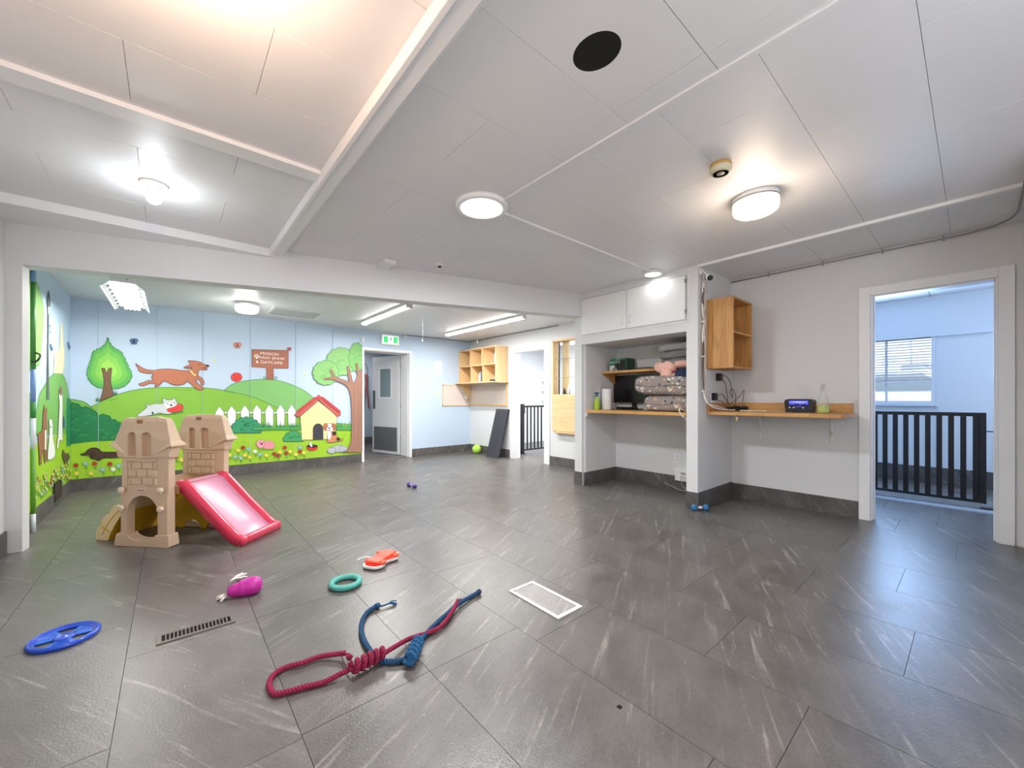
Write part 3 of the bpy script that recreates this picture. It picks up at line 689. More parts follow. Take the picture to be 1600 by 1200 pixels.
g = PL('painted_lamp_post', L2, 4, 'tall dark street lamp on the left wall'); g.poly([(344, 1076), (350, 700), (354, 440), (362, 440), (360, 700), (364, 1076)], (84, 96, 98)); g.poly([(352, 378), (345, 345), (360, 252), (373, 330), (370, 378)], (96, 104, 110)); g.poly([(352, 378), (370, 378), (366, 440), (354, 440)], (214, 220, 222), (120, 126, 130), .008)
g.stroke([(362, 520), (372, 530), (376, 560), (366, 580)], (84, 96, 98), .012, 4); g.done()
g = PL('painted_dog', L3, 4, 'tall brown dog with a white chest on the left wall'); g.poly([(278, 280), (312, 258), (318, 120), (326, 60), (334, 100), (346, 80), (344, 150), (346, 300), (342, 480), (330, 498), (322, 400), (312, 400), (306, 500), (292, 512), (286, 400)], (150, 96, 74), (110, 70, 56), .01); g.poly([(330, 250), (342, 250), (340, 400), (330, 390)], (240, 236, 232)); g.done()
g = PL('painted_dog', L3, 5, 'sitting white dog on the left wall'); g.poly([(362, 172), (384, 182), (390, 300), (404, 380), (402, 450), (352, 470), (358, 350), (364, 260)], (240, 240, 238), (150, 150, 150), .008, 3); g.ell(372, 225, 4, 8, (40, 40, 40)); g.done()
g = PL('painted_dog', L3, 5, 'white dog with a brown head on the left wall'); g.poly([(434, -10), (444, -62), (456, -60), (462, 20), (462, 300), (466, 325), (428, 330), (434, 180), (440, 60)], (240, 240, 238), (150, 150, 150), .008); g.ell(449, -42, 11, 34, (150, 104, 84)); g.poly([(424, 310), (436, 330), (428, 390), (420, 380)], (236, 236, 234)); g.done()
g = PL('painted_dog', L3, 5, 'small dark terrier on the left wall'); g.poly([(460, 430), (468, 392), (476, 412), (484, 425), (508, 420), (520, 450), (508, 480), (504, 510), (496, 482), (486, 482), (480, 512), (474, 480), (462, 455)], (92, 76, 56)); g.done()
g = PL('painted_bird', L3, 5); g.poly([(466, 150), (474, 144), (482, 190), (478, 240), (468, 230)], (40, 110, 140)); g.done()
for q in ((380, 685), (512, 675)):
    g = PL('painted_butterfly', L2, 5); g.ell(q[0]-4, q[1]-12, 5, 20, (70, 110, 160)); g.ell(q[0]+4, q[1]+10, 5, 18, (50, 80, 130)); g.done()
g = PL('painted_flowers', L3, 5)
rr = random.Random(12)
for i in range(120):
    x = rr.uniform(236, 524); t = (x-236)/288; y = 690-t*150+rr.uniform(-60, 80)
    if y > 790-t*180: continue
    c_ = rr.choice([(240, 226, 90), (240, 226, 90), (196, 90, 60), (200, 220, 190), (170, 205, 190)]); g.n = 2
    g.poly([(x-3, y+8), (x, y+8), (x, y+40), (x-2, y+40)], (96, 160, 60)); g.ell(x, y, 4.5, 11, c_, None, 7)
fo = g.done(); fo['kind'] = 'stuff'

# ================================================================ PLAY CASTLE
castle = thing('play_castle', 'tan plastic castle climber with two towers and a pink slide', 'playset', (-.325, 4.387, 0), math.atan2(-.733, .68))
TSL = lambda y0: (lambda a, b, d: (a, y0+d, b))
def archhole(x0, x1, z0, zs, zt, n=14):
    return [(x1, z0), (x1, zs)]+[(p[0], p[1]) for p in arc((x0+x1)/2, zs, (x1-x0)/2, zt-zs, 0, pi, n)][1:-1]+[(x0, zs), (x0, z0)]
def tower(nm, y0, dx, lab, brk_rows, front=True):
    t = bpy.data.objects.new(nm, None); COL.objects.link(t); t.parent = castle; t.location = (dx, y0, 0); t['label'] = lab
    th = .055
    bm = N_()
    prism(bm, [(.05, .0), (.108, .0)]+archhole(.108, .376, .0, .262, .397)[::-1][1:-1]+[(.376, .0), (.462, 0), (.462, .70), (.05, .70)], [], 0, th, TSL(0))
    box(bm, .12, .03, .40, .37, .05, .7)
    obj('tower_wall', bm, TAN, t, .006)
    # base with dipped sill
    bm = N_(); dip = [(p[0], p[1]) for p in arc(.235, .095, .12, .045, pi, 2*pi, 12)]
    prism(bm, [(-.004, 0), (.470, 0), (.484, .012), (.474, .095), (.455, .10)]+dip[::-1]+[(.03, .10), (.014, .09)], [], -.014, .07, TSL(0)); obj('base', bm, TAN, t, .008)
    # raised arch surround with hump
    bm = N_(); hump = sp2([(.054, .40), (.09, .425), (.13, .446), (.17, .470), (.215, .483), (.255, .483), (.30, .470), (.34, .448), (.38, .425), (.41, .40)], 4)
    prism(bm, [(.054, .1), (.108, .1), (.108, .262)]+[p for p in arc(.242, .262, .134, .135, pi, 0, 14)][1:-1]+[(.376, .262), (.376, .1), (.458, .1), (.458, .40)]+hump[::-1][1:-1]+[(.054, .40)], [], -.008, .001, TSL(0)); obj('arch_surround', bm, TAN, t, .003)
    # roof with flared eaves, windows cut through the face and closed by a back sheet
    prof = [(.029, .69, -.004), (.008, .774, -.006), (-.016, .779, -.030), (-.016, .792, -.032), (.010, .822, -.012), (.036, .90, -.002), (.056, .97, .004), (.078, .998, .014)]
    bm = N_(); left = [(a, b) for a, b, _ in prof]; right = [(.505-a, b) for a, b, _ in prof][::-1]
    crest = [(.16, .998), (.17, 1.006), (.36, 1.008), (.37, 1.0)]
    wins = [archhole(.117, .186, .70, .862, .887, 8), archhole(.238, .318, .70, .862, .887, 8)]
    slot = [(.19, .945), (.215, .945), (.215, .995), (.19, .995)]
    def rf(zf, yb, s_):
        tab = [(c, d) for _, c, d in prof]
        def f(a, b, d):
            y = tab[-1][1]
            for (z0, q0), (z1, q1) in zip(tab, tab[1:]):
                if b <= z1: y = q0+(q1-q0)*max(0, min(1, (b-z0)/(z1-z0+1e-6))); break
            return (a, y-.006 if d == 0 else .062-y, b)
        return f
    H = [w_[::-1] for w_ in wins]
    prism(bm, left+crest+right, H, 0, 1, rf(0, 0, 0)); obj('roof', bm, TAN, t, .004)
    bm = N_(); box(bm, .10, .028, .69, .335, .036, .90); obj('window_back', bm, TAN, t)
    bm = N_(); box(bm, .115, -.012, .690, .188, .03, .704); box(bm, .236, -.012, .690, .320, .03, .704); obj('window_sill', bm, TAN, t, .003)
    # eave shadow band panel on the right, notch blocks on the crest
    bm = N_(); box(bm, .36, -.016, .702, .484, -.004, .776); obj('eave_panel', bm, TAN, t, .003)
    for x, w_ in ((.10, .014), (.19, .05), (.36, .03)):
        bm = N_(); box(bm, x, -.006, .955, x+w_, .002, .985); obj('battlement', bm, TAND if w_ == .05 else TAN, t, .002)
    for x, z in ((.453, .758),)+(() if front else ((.089-dx+.0, .795), (.455, .80))):
        bm = N_(); lathe(bm, [(.007 if z < .77 else .018, -.0125), (.007 if z < .77 else .018, -.004)], (x, 0, z), 14, 'y'); obj('bolt_hole', bm, DARK if z < .77 else TAND, t)
    # mouldings and bricks
    bm = N_(); box(bm, .108, -.012, .664, .372, .0, .676); box(bm, .106, -.008, .47, .1115, .0, .664); obj('moulding', bm, TAN, t, .0015)
    def brick(x0, x1, z0, z1):
        bm = N_(); box(bm, x0+.004, -.011, z0+.007, x1-.005, .001, z1); obj('brick', bm, TAN, t, .0035)
    for z1, xs in brk_rows:
        for a, b in zip(xs, xs[1:]): brick(a, b, z1-.055, z1)
    return t
rows = [(.655, [.114, .147, .240, .336, .370]), (.592, [.114, .192, .287, .370]), (.529, [.114, .147, .240, .336, .370])]
tf = tower('tower', 0, 0, 'near tower with arch, recessed windows and moulded bricks', rows)
tr = tower('tower', .49, .02, 'rear tower behind the top of the slide', rows, False)
for i, (x, z) in enumerate(((.074, .438), (.412, .442), (.074, .298), (.412, .299))):
    bm = N_(); pr = [(.020, -.008), (.026, -.012), (.028, -.024), (.024, -.032), (.010, -.036)]
    lathe(bm, pr, (x, 0, z), 6, 'y', smooth=False); obj('knob', bm, mat('plastic_tan_light', (222, 200, 178), .45), tf, .003)
bm = N_(); prism(bm, arc(.205, .440, .012, .013, pi/2, 3*pi/2, 8)+arc(.262, .440, .012, .013, -pi/2, pi/2, 8), [], -.012, -.007, TSL(0)); obj('emblem_plate', bm, mat('plastic_tan_light', (222, 200, 178), .45), tf, .001)
text_obj('emblem', 'little tikes', .016, TAND, Matrix.Translation((.233, -.0125, .440)) @ FACE_MY, tf, .0006)
# deck
bm = N_(); box(bm, .055, .056, .440, .475, .49, .47); box(bm, .06, .05, .40, .48, .075, .462); box(bm, .06, .47, .40, .48, .49, .462); obj('deck', bm, TAND, castle, .005)
# slide
path = [(.440, .494), (.475, .497), (.505, .488), (.55, .450), (.62, .385), (.70, .310), (.78, .236), (.86, .166), (.92, .112), (.965, .080), (.995, .070)]
pth = [(p.x, p.z) for p in spline([(a, 0, b) for a, b in path], 4)]
bm = N_(); rows_ = []
for i, (u, z) in enumerate(pth):
    a = pth[max(0, i-1)]; b = pth[min(len(pth)-1, i+1)]; t_ = Vector((b[0]-a[0], b[1]-a[1])).normalized(); n_ = Vector((-t_.y, t_.x))
    k = i/(len(pth)-1); bed = -.036*min(1, k*9+.25) if k < .9 else -.036*max(0, 1-(k-.9)/.085)
    sk = min(.074, max(.012, z/ max(.2, n_.y)-.004)) if k > .85 else .074
    W0, W1 = .082, .512
    cross = [(W0-.002, -sk), (W0, -.012), (W0+.006, -.003), (W0+.016, 0), (W0+.034, 0), (W0+.044, -.004), (W0+.056, bed*.75), (W0+.075, bed), (W1-.075, bed), (W1-.056, bed*.75), (W1-.044, -.004), (W1-.034, 0), (W1-.016, 0), (W1-.006, -.003), (W1, -.012), (W1+.002, -sk)]
    rows_.append([bm.verts.new((u+n_.x*h, y, max(.002, z+n_.y*h))) for y, h in cross])
for a, b in zip(rows_, rows_[1:]):
    for i in range(len(a)-1):
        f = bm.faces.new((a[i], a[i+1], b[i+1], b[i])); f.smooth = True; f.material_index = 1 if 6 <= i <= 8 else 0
last = rows_[-1]; lip = [bm.verts.new((v.co.x+.018, .097+(v.co.y-.097)*1.0, max(.05, v.co.z-.008))) for v in last]; foot = [bm.verts.new((v.co.x+.012, v.co.y, .001)) for v in last]
for A_, B_ in ((last, lip), (lip, foot)):
    for i in range(len(A_)-1): f = bm.faces.new((A_[i], A_[i+1], B_[i+1], B_[i])); f.smooth = True
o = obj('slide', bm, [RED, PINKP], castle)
o['label'] = 'pink slide with a pale sheen painted on its bed'
so = o.modifiers.new('solid', 'SOLIDIFY'); so.thickness = .005; so.offset = 1
for q in (.16, .50, .93):      # ribs on the skirt
    i = int(q*(len(pth)-1)); u, z = pth[i]; a = pth[i+1]; t_ = Vector((a[0]-u, a[1]-z)).normalized(); n_ = Vector((-t_.y, t_.x))
    P0 = Vector((u, .080, z))+Vector((n_.x, 0, n_.y))*-.006; P1 = Vector((u, .078, z))+Vector((n_.x, 0, n_.y))*-.062
    if q > .9: P1.z = max(.01, P1.z)
    bm = N_(); tube(bm, [P0, P1], .0035, 6); obj('rib', bm, mat('plastic_dark_red', (150, 24, 50), .4), o)
# climbing steps on the left
outer = [(.05, .44), (.01, .415), (-.02, .375), (-.055, .345), (-.075, .29), (-.115, .285), (-.15, .255), (-.17, .215), (-.20, .205), (-.235, .17), (-.25, .12), (-.272, .105), (-.29, .05), (-.292, .0)]
inner = [(-.18, 0), (-.16, .05), (-.12, .12), (-.08, .18), (-.03, .24), (.02, .30), (.05, .34)]
bm = N_(); so_ = sp2(outer, 3)
prism(bm, so_+inner, [], .085, .49, lambda a, b, d: (a, d, b), 0)
bm.faces.ensure_lookup_table()
for f in bm.faces:
    c = f.calc_center_median()
    if .1 < c.y < .48 and (c.x > -.18 and c.z < 1.05*(c.x+.2)+.06): f.material_index = 1
o = obj('climbing_steps', bm, [CREAM, YEL], castle, .004)
for k in range(1, len(so_)-1, 2): pass
bm = N_(); mid = [((a[0]+b[0])/2-.005, (a[1]+b[1])/2) for a, b in (((-.29, .05), (-.16, .05)), ((-.25, .12), (-.12, .12)), ((-.17, .215), (-.06, .2)), ((-.075, .29), (.0, .28)), ((.01, .40), (.05, .34)))]
tube(bm, [(a, .084, b) for a, b in mid], .003, 6); tube(bm, [(-.255, .084, .125), (-.215, .083, .10), (-.155, .083, .07)], .003, 6); obj('seam', bm, YEL, o)
bm = N_()
prism(bm, [(-.16, 0), (.34, 0), (.47, .33), (.474, .43), (.03, .43), (-.10, .16)], [arc(.20, .0, .09, .07, 0, pi, 10)], .455, .472, lambda a, b, d: (a, d, b))
prism(bm, [(.38, .43), (.474, .43), (.50, .40), (.40, .31), (.30, .22), (.30, .30)], [], .10, .47, lambda a, b, d: (a, d, b)); obj('yellow_shell', bm, YEL, castle, .003)

# ================================================================ LIGHTS AND CEILING THINGS
def disc_light(name, lab, x, y, z, r, h, grp=None):
    t = thing(name, lab, 'ceiling light', (x, y, z), group=grp)
    bm = N_(); lathe(bm, [(r, 0), (r, -h*.55), (r*.96, -h), (r*.80, -h), (r*.80, -h*.8)], n=40); obj('housing', bm, TRIMW, t)
    bm = N_(); lathe(bm, [(r*.80, -h*.9), (r*.80, -h*1.02), (r*.4, -h*1.1), (.001, -h*1.12)], n=40); obj('diffuser', bm, LAMP, t); return t
disc_light('disc_light', 'large round white LED ceiling light where two ceiling battens meet', 1.68, 2.29, ZC, .185, .032)
disc_light('disc_light', 'small round LED ceiling light just in front of the overhead cupboard', 4.0, 2.30, ZC, .10, .028)
def drum(name, lab, x, y, z, rx, ry, h, m):
    t = thing(name, lab, 'ceiling light', (x, y, z))
    S = Matrix.Diagonal((rx, ry, 1, 1))
    bm = N_(); lathe(bm, [(1.0, 0), (1.0, -.022), (.98, -.028)], n=36, M=S); obj('canopy', bm, TRIMW, t)
    bm = N_(); lathe(bm, [(.96, -.026), (1.0, -.04), (1.0, -.04-h*.55), (.94, -.04-h*.8), (.8, -.04-h*.95), (.4, -.04-h), (.001, -.04-h)], n=36, M=S); obj('glass_shade', bm, m, t)
    bm = N_(); lathe(bm, [(1.015, -.030), (1.03, -.034), (1.015, -.038)], n=36, M=S); obj('rim', bm, METAL, t); return t
drum('drum_light', 'lit oval glass ceiling light beside the round smoke detector', 3.03, .98, ZC, .125, .14, .085, LAMPW)
drum('drum_light', 'small drum ceiling light in front of the mural, next to the hatch', .76, 6.22, ZB, .13, .13, .09, LAMP)
t = thing('smoke_detector', 'old cream round smoke detector on the ceiling', 'smoke detector', (2.46, .98, ZC))
bm = N_(); lathe(bm, [(.056, 0), (.060, -.014), (.055, -.018)], n=28); obj('base', bm, mat('aged_yellow', (196, 156, 84), .5), t)
bm = N_(); lathe(bm, [(.056, -.017), (.060, -.024), (.058, -.044), (.050, -.054), (.036, -.055), (.034, -.051), (.001, -.051)], n=28); obj('cover', bm, mat('aged_cream', (214, 208, 178), .5), t)
bm = N_(); lathe(bm, [(.045, -.0555), (.043, -.058), (.041, -.0555)], n=28); lathe(bm, [(.024, -.051), (.022, -.056), (.001, -.056)], n=20); obj('grille', bm, mat('aged_grey', (168, 164, 144), .5), t)
t = thing('bulb_fixture', 'bare glowing bulb in a round white base on the left ceiling bay', 'ceiling light', (-.08, 3.44, ZC))
bm = N_(); lathe(bm, [(.072, 0), (.072, -.012), (.060, -.020), (.030, -.026), (.026, -.042), (.001, -.042)], n=28); obj('lamp_base', bm, PLASW, t)
bm = N_(); lathe(bm, [(.016, -.040), (.018, -.055), (.034, -.072), (.041, -.092), (.036, -.112), (.020, -.126), (.001, -.130)], n=22); obj('bulb', bm, mat('bulb_glow', (255, 255, 252), .5, emit=7), t)
t = thing('heat_detector', 'tiny white domed detector on the ceiling near the diagonal beam', 'detector', (2.10, 3.59, ZC))
bm = N_(); lathe(bm, [(.05, 0), (.048, -.01), (.03, -.02), (.001, -.022)], n=20); obj('cover', bm, PLASW, t); bm = N_(); lathe(bm, [(.018, -.02), (.016, -.034), (.001, -.036)], n=14); obj('sensor', bm, BLACK, t)
bm = N_(); box(bm, 1.60, 3.78, 2.492, 1.72, 4.02, ZC); tag(obj('junction_box', bm, TRIMW, bevel=.004), 'flat white rectangular cover box on the ceiling by the diagonal beam', 'box')
def batten(name, x, y0, y1, lab):
    t = thing(name, lab, 'ceiling light', (x, (y0+y1)/2, ZB)); h = (y1-y0)/2
    bm = N_(); box(bm, -.045, -h, -.035, .045, h, 0); obj('housing', bm, TRIMW, t, .004)
    bm = N_(); prism(bm, arc(0, -.035, .040, .032, pi, 2*pi, 10), [], -h+.01, h-.01, lambda a, b, d: (a, d, b)); obj('diffuser', bm, mat('tube_glow', (255, 253, 250), .5, emit=16), t)
    for s in (-1, 1): bx('end_cap', (-.045, s*h-.006*s-.004, -.068, .045, s*h-.006*s+.004, -.035), PLASW, t)
batten('tube_light', 2.37, 4.82, 6.42, 'left one of the two long strip lights, left of the pull cord')
batten('tube_light', 3.99, 4.36, 6.54, 'right one of the two long strip lights, above the cubby shelf')
t = thing('shop_light', 'slotted white reflector lamp with fluorescent tubes in front of the mural', 'ceiling light', (-.34, 5.86, 2.235))
L_ = .66; bm = N_()
wingL = [(-.15, -.055), (-.085, .0), (-.085, .004), (-.153, -.051)]
for s in (-1, 1):
    n = 7
    for k in range(n):                       # wing made of solid webs between the slots
        y0, y1 = -L_+2*L_*k/n, -L_+2*L_*(k+1)/n
        for (a0, b0, a1, b1, y_a, y_b) in ((.15, -.055, .118, -.028, y0, y1), (.118, -.028, .10, -.0125, y0, y0+.07), (.10, -.0125, .082, .002, y0, y1)):
            vs = [bm.verts.new((s*a0, y_a, b0)), bm.verts.new((s*a1, y_a, b1)), bm.verts.new((s*a1, y_b, b1)), bm.verts.new((s*a0, y_b, b0))]; bm.faces.new(vs)
box(bm, -.082, -L_, .0, .082, L_, .035)
o = obj('reflector', bm, TRIMW, t); so = o.modifiers.new('s', 'SOLIDIFY'); so.thickness = .002
for x in (-.055, -.018, .018, .055):
    bm = N_(); tube(bm, [(x, -L_+.01, -.022), (x, L_-.01, -.022)], .0155, 12); obj('lamp_tube', bm, LAMP, t)
for x in (-.045, .03):
    bm = N_(); tube(bm, [(x, -L_+.04, .03), (x, -L_+.04, .16)], .003, 6); lathe(bm, [(.004, .03), (.013, .04), (.014, .055), (.006, .07)], (x, -L_+.0, 0), 12); obj('hook', bm, mat('brass', (200, 180, 130), .4), t)
    bm = N_(); tube(bm, [(x, L_-.08, .03), (x, L_-.08, .16)], .003, 6); obj('hook', bm, mat('brass', (200, 180, 130), .4), t)
t = thing('ceiling_hatch', 'rectangular attic hatch with white edging in the ceiling near the mural', 'hatch', (1.39, 6.51, ZB))
bm = N_(); box(bm, -.30, -.29, -.006, .30, .29, 0); obj('hatch_panel', bm, mat('hatch_grey', (196, 198, 200), .6), t)
for d in ((-.33, -.32, .33, -.29), (-.33, .29, .33, .32), (-.33, -.29, -.30, .29), (.30, -.29, .33, .29)): bx('frame_strip', (d[0], d[1], -.014, d[2], d[3], 0), TRIMW, t, .002)
bm = N_(); box(bm, .825, 5.45, 2.393, .845, 5.98, ZB); tag(obj('batten_strip', bm, TRIMW), 'thin white batten on the ceiling beside the small drum light', 'trim strip')
# pull cords
def cord_thing(name, lab, x, y, z0, z1, knob):
    t = thing(name, lab, 'pull cord', (x, y, z0)); bm = N_(); tube(bm, [(0, 0, 0), (.002, 0, (z1-z0)*.5), (0, 0, z1-z0)], .0022, 6); obj('string', bm, PLASW, t)
    bm = N_(); lathe(bm, [(.003, z1-z0), (.009, z1-z0-.01), (.008, z1-z0-.03), (.002, z1-z0-.035)], n=10); obj('ring', bm, PLASW, t)
    if knob: bm = N_(); lathe(bm, [(.006, -.01), (.008, -.02), (.008, -.13), (.005, -.14)], n=10); obj('tube', bm, PLASW, t)
cord_thing('pull_cord', 'white pull cord hanging between the two strip lights', 2.95, 5.55, ZB, 2.06, True)
cord_thing('pull_cord', 'short thin cord hanging above the cubby shelf', 4.45, 6.2, ZB, 2.24, False)
# cable run where back wall meets ceiling
bm = N_(); tube(bm, [(3.38, YB-.01, 2.362), (3.5, YB-.012, 2.378), (3.9, YB-.012, 2.385), (4.5, YB-.012, 2.384), (4.97, YB-.014, 2.388), (4.985, YB-.3, 2.388), (4.985, 6.4, 2.386), (4.985, 5.6, 2.39), (4.985, 4.6, 2.385)], .006, 6)
t = tag(obj('cable', bm, mat('cable_grey', (120, 118, 118), .5)), 'thin grey cable tacked along the top of the back walls', 'cable')
# curtain-rail like conduit along the right wall
t = thing('ceiling_rail', 'thin metal rail with clips along the top of the right wall', 'rail', (XR-.03, 1.86, 2.505))
bm = N_(); tube(bm, [(0, 0, 0)]+[(0, -v, 0) for v in (.5, 1.0, 1.5, 1.80)]+[(0-.05, -1.95, 0), (-.16, -2.03, 0), (-.3, -2.06, 0), (-1.2, -2.06, 0)], .007, 8); obj('tube', bm, METAL, t)
for y in (-.38, -.86, -1.30, -1.68): bm = N_(); box(bm, -.006, y-.006, -.022, .006, y+.006, .02); obj('clip', bm, METAL, t)
# security camera on the pillar
t = thing('security_camera', 'small white bullet camera at the top of the pillar', 'camera', (4.20, 1.855, 2.47))
bm = N_(); box(bm, -.03, -.004, -.03, .03, .014, .03); tube(bm, [(0, 0, 0), (0, -.03, -.02), (.0, -.05, -.05)], .009, 8); obj('mount', bm, PLASW, t, .002)
Mc = Matrix.Translation((-.005, -.07, -.075)) @ Matrix.Rotation(math.radians(-145), 4, 'Z') @ Matrix.Rotation(math.radians(22), 4, 'Y')
bm = N_(); lathe(bm, [(.024, -.05), (.03, -.045), (.03, .055), (.001, .055)], n=20, axis='x', M=Mc); obj('body', bm, PLASW, t)
bm = N_(); lathe(bm, [(.027, .054), (.027, .062), (.012, .064), (.001, .060)], n=20, axis='x', M=Mc); obj('lens', bm, BLACK, t)

# ================================================================ MURAL WALL FITTINGS
t = thing('exit_sign', 'lit green running-man exit sign above the back door', 'sign', (3.15, YB, 2.255))
bm = N_(); box(bm, -.175, -.045, -.10, .175, 0, .10); obj('housing', bm, PLASW, t, .006)
EX = mat('exit_green', (60, 205, 110), .5, emit=.7); EW = mat('exit_white', (240, 255, 246), .5, emit=.7); EG = mat('exit_figure', (30, 120, 70), .5)
bx('face', (-.15, -.0475, -.072, .15, -.044, .072), EW, t)
bx('green_panel', (-.135, -.049, -.06, -.055, -.0472, .06), EX, t); bx('green_panel', (.055, -.049, -.06, .135, -.0472, .06), EX, t)
bm = N_(); f2 = lambda a, b, d: (a, -.049-d, b)
prism(bm, arc(.012, .042, .009, .010, 0, 2*pi*11/12, 11), [], 0, .001, f2)
for q in ([(.0, .03), (.016, .028), (.008, -.005), (-.010, -.003)], [(.014, .028), (.035, .012), (.031, .006), (.010, .018)], [(.002, .03), (-.028, .022), (-.028, .014), (-.002, .018)], [(-.008, .0), (.008, -.005), (.026, -.022), (.012, -.05), (.006, -.048), (.014, -.022)], [(-.010, .0), (.0, -.004), (-.014, -.03), (-.038, -.032), (-.038, -.025), (-.020, -.023)]): prism(bm, q, [], 0, .001, f2)
prism(bm, [(.02, -.058), (.05, -.058), (.05, -.052), (.02, -.052)], [], 0, .001, f2); obj('running_figure', bm, EG, t)
tag(bx('sensor', (2.615, YB-.03, 2.165, 2.665, YB, 2.25), PLASW, None, .005), 'small white box sensor above the corner of the back doorway', 'sensor')
bm = N_(); tube(bm, [(3.28, YB-.01, 2.35), (3.36, YB-.02, 2.375), (3.45, YB-.01, 2.368), (3.5, YB-.01, 2.36)], .004, 6); box(bm, 3.44, YB-.02, 2.34, 3.50, YB, 2.37); tag(obj('cable_stub', bm, PLASW), 'white cable end beside the exit sign', 'cable')
t = thing('paper_sheet', 'blank white sheet taped to the blue back wall', 'paper', (4.20, YB, 1.79))
bm = N_()
n = 6
g_ = [[bm.verts.new((-.082+.164*i/n, -.003-.008*math.sin(pi*i/n)*(.3+.5*(j%2)), -.135+.27*j/n)) for i in range(n+1)] for j in range(n+1)]
for j in range(n):
    for i in range(n): bm.faces.new((g_[j][i], g_[j][i+1], g_[j+1][i+1], g_[j+1][i])).smooth = True
obj('sheet', bm, mat('paper', (240, 240, 238), .7), t)
for x in (-.07, .07): bx('tape', (x-.012, -.006, .115, x+.012, -.002, .14), PLASW, t)
t = thing('light_switch', 'cream light switch plate on the blue wall by the pin board', 'light switch', (4.19, YB, 1.27)); bx('plate', (-.036, -.006, -.058, .036, 0, .058), mat('cream_plate', (232, 222, 196), .5), t, .002); bx('rocker', (-.014, -.011, -.03, .014, -.005, .03), mat('cream_plate2', (224, 212, 184), .5), t, .002)

# back door leaf, ajar into the hall
h0 = Vector((3.535, 7.60, 0)); h1 = Vector((3.33, 8.36, 0)); ang = math.atan2(h1.y-h0.y, h1.x-h0.x); LW = .84
door = bpy.data.objects.new('door_1', None); COL.objects.link(door); door.location = h0; door.rotation_euler = (0, 0, ang); st(door)
DW = mat('door_white', (224, 226, 228), .45)
bm = N_(); prism(bm, [(0, .012), (LW, .012), (LW, 2.02), (0, 2.02)], [[(.22, 1.16), (.22, 1.78), (.60, 1.78), (.60, 1.16)]], 0, .04, lambda a, b, d: (a, d, b)); obj('leaf', bm, DW, door, .002)
for y0, y1 in ((-.010, .0), (.04, .05)):
    bm = N_(); prism(bm, [(.20, 1.14), (.62, 1.14), (.62, 1.80), (.20, 1.80)], [[(.24, 1.18), (.24, 1.76), (.58, 1.76), (.58, 1.18)]], y0, y1, lambda a, b, d: (a, d, b)); obj('glazing_bead', bm, TRIMW, door)
bx('pane', (.22, .017, 1.16, .60, .023, 1.78), mat('door_glass', (150, 170, 172), .08, alpha=.65), door)
for y0, y1 in ((-.003, 0), (.04, .043)): bx('kick_plate', (.05, y0, .07, LW-.05, y1, .56), mat('kick_steel', (150, 152, 156), .4, metal=.7), door)
for y0, y1 in ((-.004, 0), (.04, .044)): bx('push_plate', (LW-.09, y0, .93, LW-.02, y1, 1.32), mat('push_steel', (120, 122, 126), .35, metal=.8), door)
for z in (.25, .95, 1.75): bm = N_(); lathe(bm, [(.008, z), (.008, z+.1)], (0, -.004, 0), 10); obj('hinge', bm, METAL, door)
bm = N_(); tube(bm, [(LW-.04, .05, .12), (LW-.02, .075, .07), (LW+.01, .085, .012)], .008, 8); obj('door_stop', bm, METAL, door)
bm = N_(); box(bm, 2.9, 7.62, 2.05, 3.3, 7.66, 2.08); tag(obj('door_closer_arm', bm, METAL), 'dark closer arm above the half-open back door', 'door closer')
tag(bx('threshold_plate', (3.02, YB-.02, 0, 3.5, YB+.10, .006), mat('threshold', (110, 96, 86), .5, metal=.3)), 'worn metal threshold plate in the back doorway', 'threshold')
# hall things seen through the doorway: leashes and a wooden shelving edge
t = thing('leash_bundle', 'red leashes hanging with a metal ring on the hall wall', 'leashes', (3.72, 10.185, 1.85))
bm = N_(); tube(bm, [(.10*math.cos(a), -.02, .05+.16*math.sin(a)) for a in [2*pi*i/24 for i in range(25)]], .01, 6); obj('ring', bm, METAL, t)
for k in range(5):
    x = -.08+.045*k; bm = N_(); tube(bm, spline([(x, -.03, -.08), (x+R.uniform(-.05, .05), -.04, -.35), (x+R.uniform(-.06, .06), -.05, -.6), (x+R.uniform(-.05, .05), -.03, -.8-R.uniform(0, .2))], 6), .018, 6); obj('leash', bm, mat('leash_red%d' % (k % 2), ((150, 60, 60), (120, 88, 84))[k % 2], .7), t)
t = thing('shelving', 'wooden shelving just inside the hall on the left', 'shelving', (3.05, 9.3, 0))
for z0, z1 in ((0, .06), (.9, 1.02), (1.2, 1.26), (1.75, 1.81)): bx('shelf', (-.9, 0, z0+.15, .02, .5, z1+.15), OAK, t)
for x in (-.9, 0): bx('side', (x, 0, 0.02, x+.03, .5, 2.1), OAK, t)

# ================================================================ BACK-RIGHT CORNER
pb = thing('pin_board', 'pale pin board in a wooden frame wrapping the back corner', 'pin board', (XR, YB, 1.0))
CORK = mat('pinboard', (216, 204, 196), .8, noise=.04, nscale=60)
bx('board', (-.695, -.012, .01, -.012, 0, .42), CORK, pb); bx('board', (-.012, -1.25, .04, 0, -.012, .42), CORK, pb)
for d in ((-.71, -.02, .42, -.01, 0, .44), (-.71, -.02, -.005, 0, 0, .012), (-.71, -.02, .0, -.695, 0, .44), (-.02, -1.27, .0, 0, -.02, .042), (-.03, -1.275, .0, 0, -1.25, .46)): bx('frame_strip', d, MAPLE, pb)
bm = N_(); prism(bm, [(-.30, .46), (-.02, .46), (-.02, .10)], [], -.035, -.02, lambda a, b, d: (a, d, b)); obj('gusset', bm, MAPLE, pb)
t = thing('air_freshener', 'white plug-in air freshener on the pin board', 'air freshener', (4.86, YB-.012, 1.19)); bx('plate', (-.03, -.008, -.04, .03, 0, .05), PLASW, t, .002)
